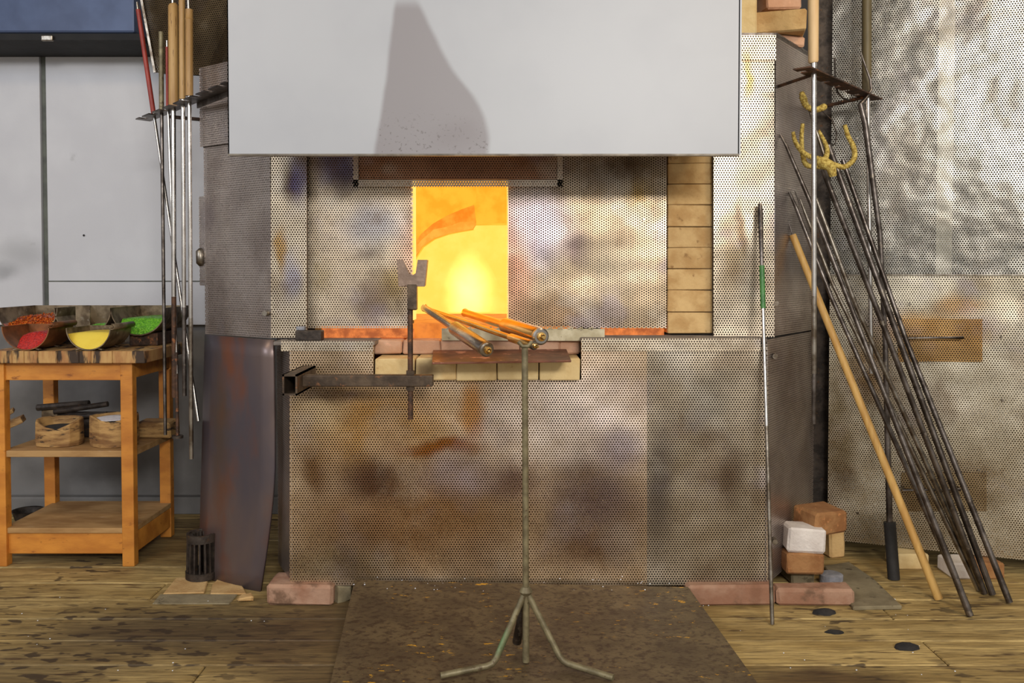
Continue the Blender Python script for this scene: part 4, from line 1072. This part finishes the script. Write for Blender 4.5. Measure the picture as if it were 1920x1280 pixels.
# ================================================================== RIGHT SIDE BRICKS
def floor_brick(label, u, v, dims, mat, rz=0, z=0.0, seed=0, dy=0.0, group='bricks stacked right of the furnace', tilt=(0, 0)):
    q = FL(u, v, z)
    o = brick((q.x, q.y + dims[1]/2 + dy, z), dims, mat, None, rz, seed, tilt=tilt, jit=0.004, bev=0.007)
    return reg(o, label, 'brick', group)
sl = slab('flat grey stone slab on the floor right of the furnace', [(1600, 1137), (1692, 1135), (1640, 1085), (1592, 1052), (1545, 1060)], 0.012, 'stone_slab', group='stones on the floor', cat='slab')
floor_brick('grey block at the bottom of the brick stack', 1505, 1098, (0.075, 0.12, 0.055), 'stone', 0.05, 0.0, 81)
floor_brick('orange brick directly below the white one', 1510, 1077, (0.120, 0.10, 0.065), 'redbrick', 0.06, 0.056, 82)
floor_brick('white brick on the stack beside the furnace', 1513, 1037, (0.112, 0.09, 0.076), 'whitebrick', -0.06, 0.122, 83, tilt=(0, 0.05))
floor_brick('weathered brick standing behind the white one', 1566, 1046, (0.055, 0.10, 0.165), 'firebrick', 0.2, 0.0, 84)
floor_brick('orange brick topping the stack behind the white one', 1556, 1008, (0.125, 0.11, 0.07), 'redbrick', 0.35, 0.166, 85, dy=0.03)
rg_ = MB().lathe([(0.032, 0.0), (0.036, 0.003), (0.036, 0.028), (0.030, 0.031), (0.004, 0.031)], FL(1566, 1100, 0.0) + Vector((0, 0.035, 0)), 18).build('cement_disc', W['cement'], None, smooth=30)
reg(rg_, 'grey round cement disc on the floor beside the brick stack', 'disc')
for (u0, u1, v, mt, lab) in ((1684, 1742, 1068, 'palebrick', 'pale brick propping up the punched steel wall, nearest the black grip'),
                             (1786, 1832, 1086, 'whitebrick', 'white topped brick propping up the wall behind the leaning rods'),
                             (1833, 1884, 1086, 'redbrick', 'orange brick under the punched steel wall at the far right')):
    a, b = FL(u0, v), FL(u1, v)
    zt2 = RW(1750, 1032).z - 0.004
    o = brick(((a.x+b.x)/2, a.y + 0.05, 0), (b.x-a.x, 0.10, zt2), mt, None, 0, 90, jit=0.002)
    reg(o, lab, 'brick', 'bricks under the right wall')
# bricks on the furnace roof
for (u0, u1, v0, v1, Y, mt, rz, lab) in ((1384, 1417, -60, 64, 2.66, 'palebrick', 0, 'upright pale brick on the furnace roof beside the hood'),
                                        (1422, 1508, 59, 64, 2.72, 'pinkbrick', 0.25, 'pinkish brick at the bottom of the pile on the furnace roof'),
                                        (1424, 1516, 16, 62, 2.70, 'firebrick', -0.25, 'yellow brick lying across the roof pile beside the pale handle'),
                                        (1432, 1500, -30, 14, 2.73, 'pinkbrick', 0.1, 'pink brick at the top of the roof pile')):
    x0_, x1_ = X(u0, Y), X(u1, Y)
    z0_ = {'palebrick': 1.704}.get(mt, None)
    zb2 = 1.704 if v1 == 64 else (Z(v1, Y) if v1 < 20 else 1.737)
    o = brick(((x0_+x1_)/2, Y + 0.07, zb2), (x1_-x0_, 0.11, max(0.031, Z(v0, Y) - zb2) if v0 != 59 else 0.031), mt, None, rz, 95 + u0 % 7, jit=0.003, bev=0.006)
    reg(o, lab, 'brick', 'bricks on the furnace roof')

# ================================================================== RIGHT RACK AND TOOLS
QA, QB = P(1503, 126, 2.40), P(1640, 186, 2.86)
r2 = rack('pipe_rack', QA, QB, 0.05, 'rusty notched pipe rack sticking out right of the furnace', 'rust', 7, 1)
MB().tube([P(1456, 163, 2.62), QA.lerp(QB, 0.15) + Vector((0, 0, -0.004))], 0.005, 8).build('bracket_rod', W['rust'], r2, smooth=40)
MB().tube([P(1535, 202, 2.90), QA.lerp(QB, 0.85) + Vector((0, 0, -0.006))], 0.006, 8).build('bracket_rod', W['rust'], r2, smooth=40)
G2 = 'tools standing right of the furnace'
yq = 2.46
hung('blowpipe', 'bright steel pipe with pale wooden handle hanging in the right rack', [('grip', [P(1525, -60, yq), P(1525, 114, yq), P(1525.5, 118, yq)], [0.0155, 0.0145, 0.012], 'palehandle'), ('collar', [P(1525.5, 117, yq), P(1526, 126, yq)], 0.009, 'steel'),
    ('shaft', [P(1526, 122, yq), P(1526.5, 560, yq)], 0.0075, 'steel'), ('lower_shaft', [P(1526.5, 555, yq), P(1526, 700, yq)], 0.0076, 'worn_steel'), ('tip', [P(1526, 698, yq), P(1525.5, 794, yq)], 0.0062, 'dark_steel')], G2)
yq = 2.80
hung('blowpipe', 'steel pipe with thick olive wooden handle at the outer end of the right rack', [('grip', [P(1625, -60, yq), P(1625, 175, yq)], [0.0155, 0.015], 'olivewood'), ('shaft', [P(1627, 170, yq), P(1634, 700, yq - 0.03)], 0.007, 'steel')], G2)
yq = 2.76
hb = FL(1676, 1086)
hk = [P(1614, 98, yq), P(1622, 122, yq), P(1632, 150, yq), P(1634, 168, yq), P(1624, 184, yq), P(1613, 196, yq)]
hung('hooked_rod', 'dark hooked rod standing on a black grip, left of the leaning rods', [('hook', hk, [0.002, 0.003, 0.004, 0.005, 0.006, 0.008], 'dark_steel'), ('shaft', [P(1613, 194, yq), P(1622, 230, yq), P(1650, 440, yq), P(1660, 640, yq), P(1668, 985, hb.y + 0.02)], [0.009, 0.010, 0.0085, 0.0085, 0.010], 'dark_steel'),
    ('grip', [P(1668, 978, hb.y + 0.022), Vector((hb.x, hb.y, 0.001))], 0.0185, 'rubber')], G2, 'rod')
def leaning(name, label, top, mid, bot, r_, mat, cat='rod', extra=()):
    a = P(*top); b = FL(bot[0], bot[1], 0.004)
    t = thing(name, label, cat, G2)
    pts = [a] + ([P(*q) for q in mid]) + [b]
    MB().tube(pts, r_, 12).build('shaft', W[mat], t, smooth=50)
    for (pn, pp, rad, mt) in extra:
        MB().tube(pp, rad, 8).build(pn, W[mt], t, smooth=50)
    return t
a = P(1486, 440, 2.70)
leaning('wooden_pole', 'blond wooden pole with wire tip leaning on the furnace side', (1486, 440, 2.70), [], (1760, 1122), [0.011, 0.0125], 'pole', 'pole',
    [('wire_tip', [a, P(1481, 424, 2.70), P(1477, 410, 2.70)], [0.003, 0.002, 0.0015], 'dark_steel')])
leaning('pontil_rod', 'leaning dark rod whose foot stands nearest the viewer, ending in a fine point', (1462, 250, 2.63), [(1475, 275, 2.62), (1520, 380, 2.61), (1640, 690, 2.55)], (1819, 1154), [0.003, 0.005, 0.007, 0.0075, 0.010], 'dark_steel')
leaning('pontil_rod', 'thin leaning rod with forked tip against the furnace side', (1480, 360, 2.69), [(1494, 392, 2.68), (1560, 560, 2.64)], (1816, 1140), [0.004, 0.006, 0.0065, 0.0085], 'dark_steel', extra=[('fork_tine', [P(1494, 392, 2.68), P(1500, 385, 2.68), P(1490, 358, 2.69)], 0.0022, 'dark_steel')])
leaning('pontil_rod', 'bright notched leaning rod behind the hanging pipe', (1530, 372, 2.72), [(1600, 560, 2.68), (1612, 590, 2.68)], (1844, 1108), [0.006, 0.0075, 0.0065, 0.009], 'worn_steel')
leaning('pontil_rod', 'leaning dark rod that carries the roped hook', (1543, 318, 2.64), [(1660, 620, 2.62)], (1846, 1112), [0.0085, 0.0085, 0.0095], 'dark_steel')
leaning('pontil_rod', 'leaning rod just right of the roped hook with wire loop on top', (1553, 272, 2.74), [(1680, 620, 2.69)], (1861, 1114), [0.0095, 0.0095, 0.010], 'dark_steel',
    extra=[('wire_loop', [P(1553, 275, 2.74), P(1566, 270, 2.74), P(1569, 250, 2.74), P(1560, 225, 2.74), P(1542, 208, 2.74)], 0.0022, 'iron')])
leaning('pontil_rod', 'leaning rusty rod with its foot farthest right', (1580, 300, 2.76), [(1700, 640, 2.70)], (1893, 1129), [0.0075, 0.008, 0.0095], 'dark_steel')
leaning('pontil_rod', 'thin upright wire rod half hidden by the pale handled pipe', (1500, 373, 2.72), [(1510, 400, 2.72), (1560, 530, 2.70)], (1835, 1106), [0.002, 0.005, 0.006, 0.008], 'worn_steel')
# hook wrapped with yellow rope
rh = thing('roped_hook', 'four pronged hook wrapped in yellow rope on the leaning rods', 'hook')
yh = 2.60
def rope(pts, r_):
    P3 = []; rr2 = []
    K = [P(*q) for q in pts]
    for i in range(len(K) - 1):
        p0, p1, p2, p3 = K[max(0, i-1)], K[i], K[i+1], K[min(len(K)-1, i+2)]
        m_ = max(4, int((p2 - p1).length / 0.0035))
        for k in range(m_):
            t = k / m_
            P3.append(0.5*((2*p1) + (p2-p0)*t + (2*p0-5*p1+4*p2-p3)*t*t + (3*p1-p0-3*p2+p3)*t**3))
            rr2.append((r_[i]*(1-t) + r_[i+1]*t) * (1.13 if len(P3) % 2 else 0.86))
    P3.append(K[-1]); rr2.append(r_[-1])
    MB().tube(P3, rr2, 10).build('prong', W['rope'], rh, smooth=60)
rope([(1487, 247, yh), (1491, 265, yh), (1503, 283, yh - 0.01), (1520, 294, yh - 0.02), (1545, 300, yh - 0.02)], [0.005, 0.0065, 0.0075, 0.008, 0.009])
rope([(1505, 232, yh + 0.02), (1503, 258, yh + 0.02), (1505, 290, yh + 0.02), (1514, 310, yh), (1545, 312, yh - 0.02)], [0.006, 0.0065, 0.007, 0.008, 0.008])
rope([(1534, 245, yh + 0.02), (1546, 266, yh + 0.02), (1551, 282, yh), (1548, 296, yh - 0.02), (1540, 306, yh - 0.02)], [0.006, 0.0065, 0.007, 0.008, 0.009])
rope([(1584, 234, yh), (1590, 255, yh), (1600, 275, yh - 0.01), (1602, 295, yh - 0.02), (1592, 308, yh - 0.02), (1580, 313, yh - 0.02), (1562, 308, yh - 0.02), (1545, 306, yh - 0.02)], [0.006, 0.007, 0.008, 0.008, 0.008, 0.008, 0.008, 0.009])
MB().tube([P(1534, 300, yh - 0.02), P(1545, 306, yh - 0.025), P(1558, 312, yh - 0.025), P(1562, 330, yh - 0.02)], [0.012, 0.019, 0.017, 0.011], 12).build('wrapping', W['rope'], rh, smooth=60)
rope([(1503, 172, yh), (1506, 184, yh), (1512, 198, yh), (1528, 206, yh), (1546, 200, yh + 0.02)], [0.006, 0.011, 0.009, 0.008, 0.010])
MB().tube([P(1516, 200, yh + 0.01), P(1548, 300, yh)], 0.005, 8).build('shank', W['worn_steel'], rh, smooth=50)
hk_ = MB().tube([P(1565, 108, 2.66), P(1566, 150, 2.66), P(1570, 172, 2.67), P(1580, 184, 2.70), P(1592, 188, 2.74)], [0.0028, 0.003, 0.003, 0.003, 0.0028], 8).build('iron_hook', W['iron'], None, smooth=50)
reg(hk_, 'thin dark iron hook curling up behind the right rack', 'hook')
# green taped rod leaning on the casing
gr = thing('taped_rod', 'thin steel rod with green taped grip leaning on the furnace front', 'rod')
ta, tb_ = P(1425, 382, 2.575), FL(1448, 1170, 0.003)
def along(v):
    lo, hi = 0.0, 1.0
    for _ in range(40):
        mid = (lo + hi) / 2
        q = ta.lerp(tb_, mid)
        d = q - Vector((0, 0, EYE)); vv = VPP - F * d.dot(_up) / d.dot(_fw)
        if vv < v: lo = mid
        else: hi = mid
    return ta.lerp(tb_, lo)
MB().tube([ta, along(400), along(500)], [0.0055, 0.0085, 0.0055], 12).build('spatula_tip', W['dark_steel'], gr, smooth=40)
MB().tube([along(498), along(578)], 0.0078, 12).build('tape', W['tape'], gr, smooth=40)
MB().tube([along(576), along(800)], 0.0055, 12).build('shaft', W['steel'], gr, smooth=40)
MB().tube([along(798), along(990), tb_], [0.0055, 0.0056, 0.006], 12).build('lower_shaft', W['worn_steel'], gr, smooth=40)

# ================================================================== SMALL LITTER
rg = random.Random(21)
sh = MB()
for i in range(150):
    if i < 95: q = FL(rg.uniform(640, 1330), rg.uniform(1100, 1150), 0.0); q.z = max(0.008, 0.076 * (q.y - 2.0) / 0.5) if 660 < 960 + q.x/q.y*F < 1290 else 0.003
    else: q = FL(rg.uniform(20, 1900), rg.uniform(1085, 1270), 0.003)
    s_ = rg.uniform(0.0007, 0.0018)
    sh.box(q.x - s_, q.x + s_, q.y - s_*0.7, q.y + s_*0.7, q.z, q.z + s_)
reg(sh.build('glass_shards', W['shard'], None), 'tiny clear glass shards strewn over the floor and steel plate', 'glass shards', kind='stuff')
for (u, v, rx_, lab) in ((1546, 1150, 0.033, 'large black tar lump on the planks below the brick stack'), (1699, 1215, 0.034, 'black tar lump on the planks at the lower right'), (1565, 1185, 0.026, 'flat brown tar spot between the two black lumps')):
    q = FL(u, v, 0.0)
    rgx = [rg.uniform(-1, 1) for _ in range(14)]
    o = MB().lathe([(rx_, 0.0), (rx_*0.9, 0.008 if rx_ > 0.03 else 0.003), (rx_*0.6, 0.012 if rx_ > 0.03 else 0.004), (0.002, 0.013 if rx_ > 0.03 else 0.0045)], q, 14, 0.15, rgx)
    o.v = [(x_, q.y + (y_ - q.y) * 0.55, z_) for (x_, y_, z_) in o.v]
    reg(o.build('tar_lump', W['soot'], None, smooth=60), lab, 'tar lump')

# ================================================================== put every Empty at the base of its thing
bpy.context.view_layer.update()
def all_children(o):
    out = []
    for c in o.children: out.append(c); out += all_children(c)
    return out
for o in list(COL.objects):
    if o.type == 'EMPTY' and o.parent is None:
        pts = [c.matrix_world @ Vector(k) for c in all_children(o) if c.type == 'MESH' for k in c.bound_box]
        if not pts: continue
        lo = Vector([min(q[i] for q in pts) for i in range(3)]); hi = Vector([max(q[i] for q in pts) for i in range(3)])
        loc = Vector(((lo.x + hi.x)/2, (lo.y + hi.y)/2, lo.z))
        o.location = loc
        for c in o.children: c.matrix_parent_inverse = Matrix.Translation(-loc)
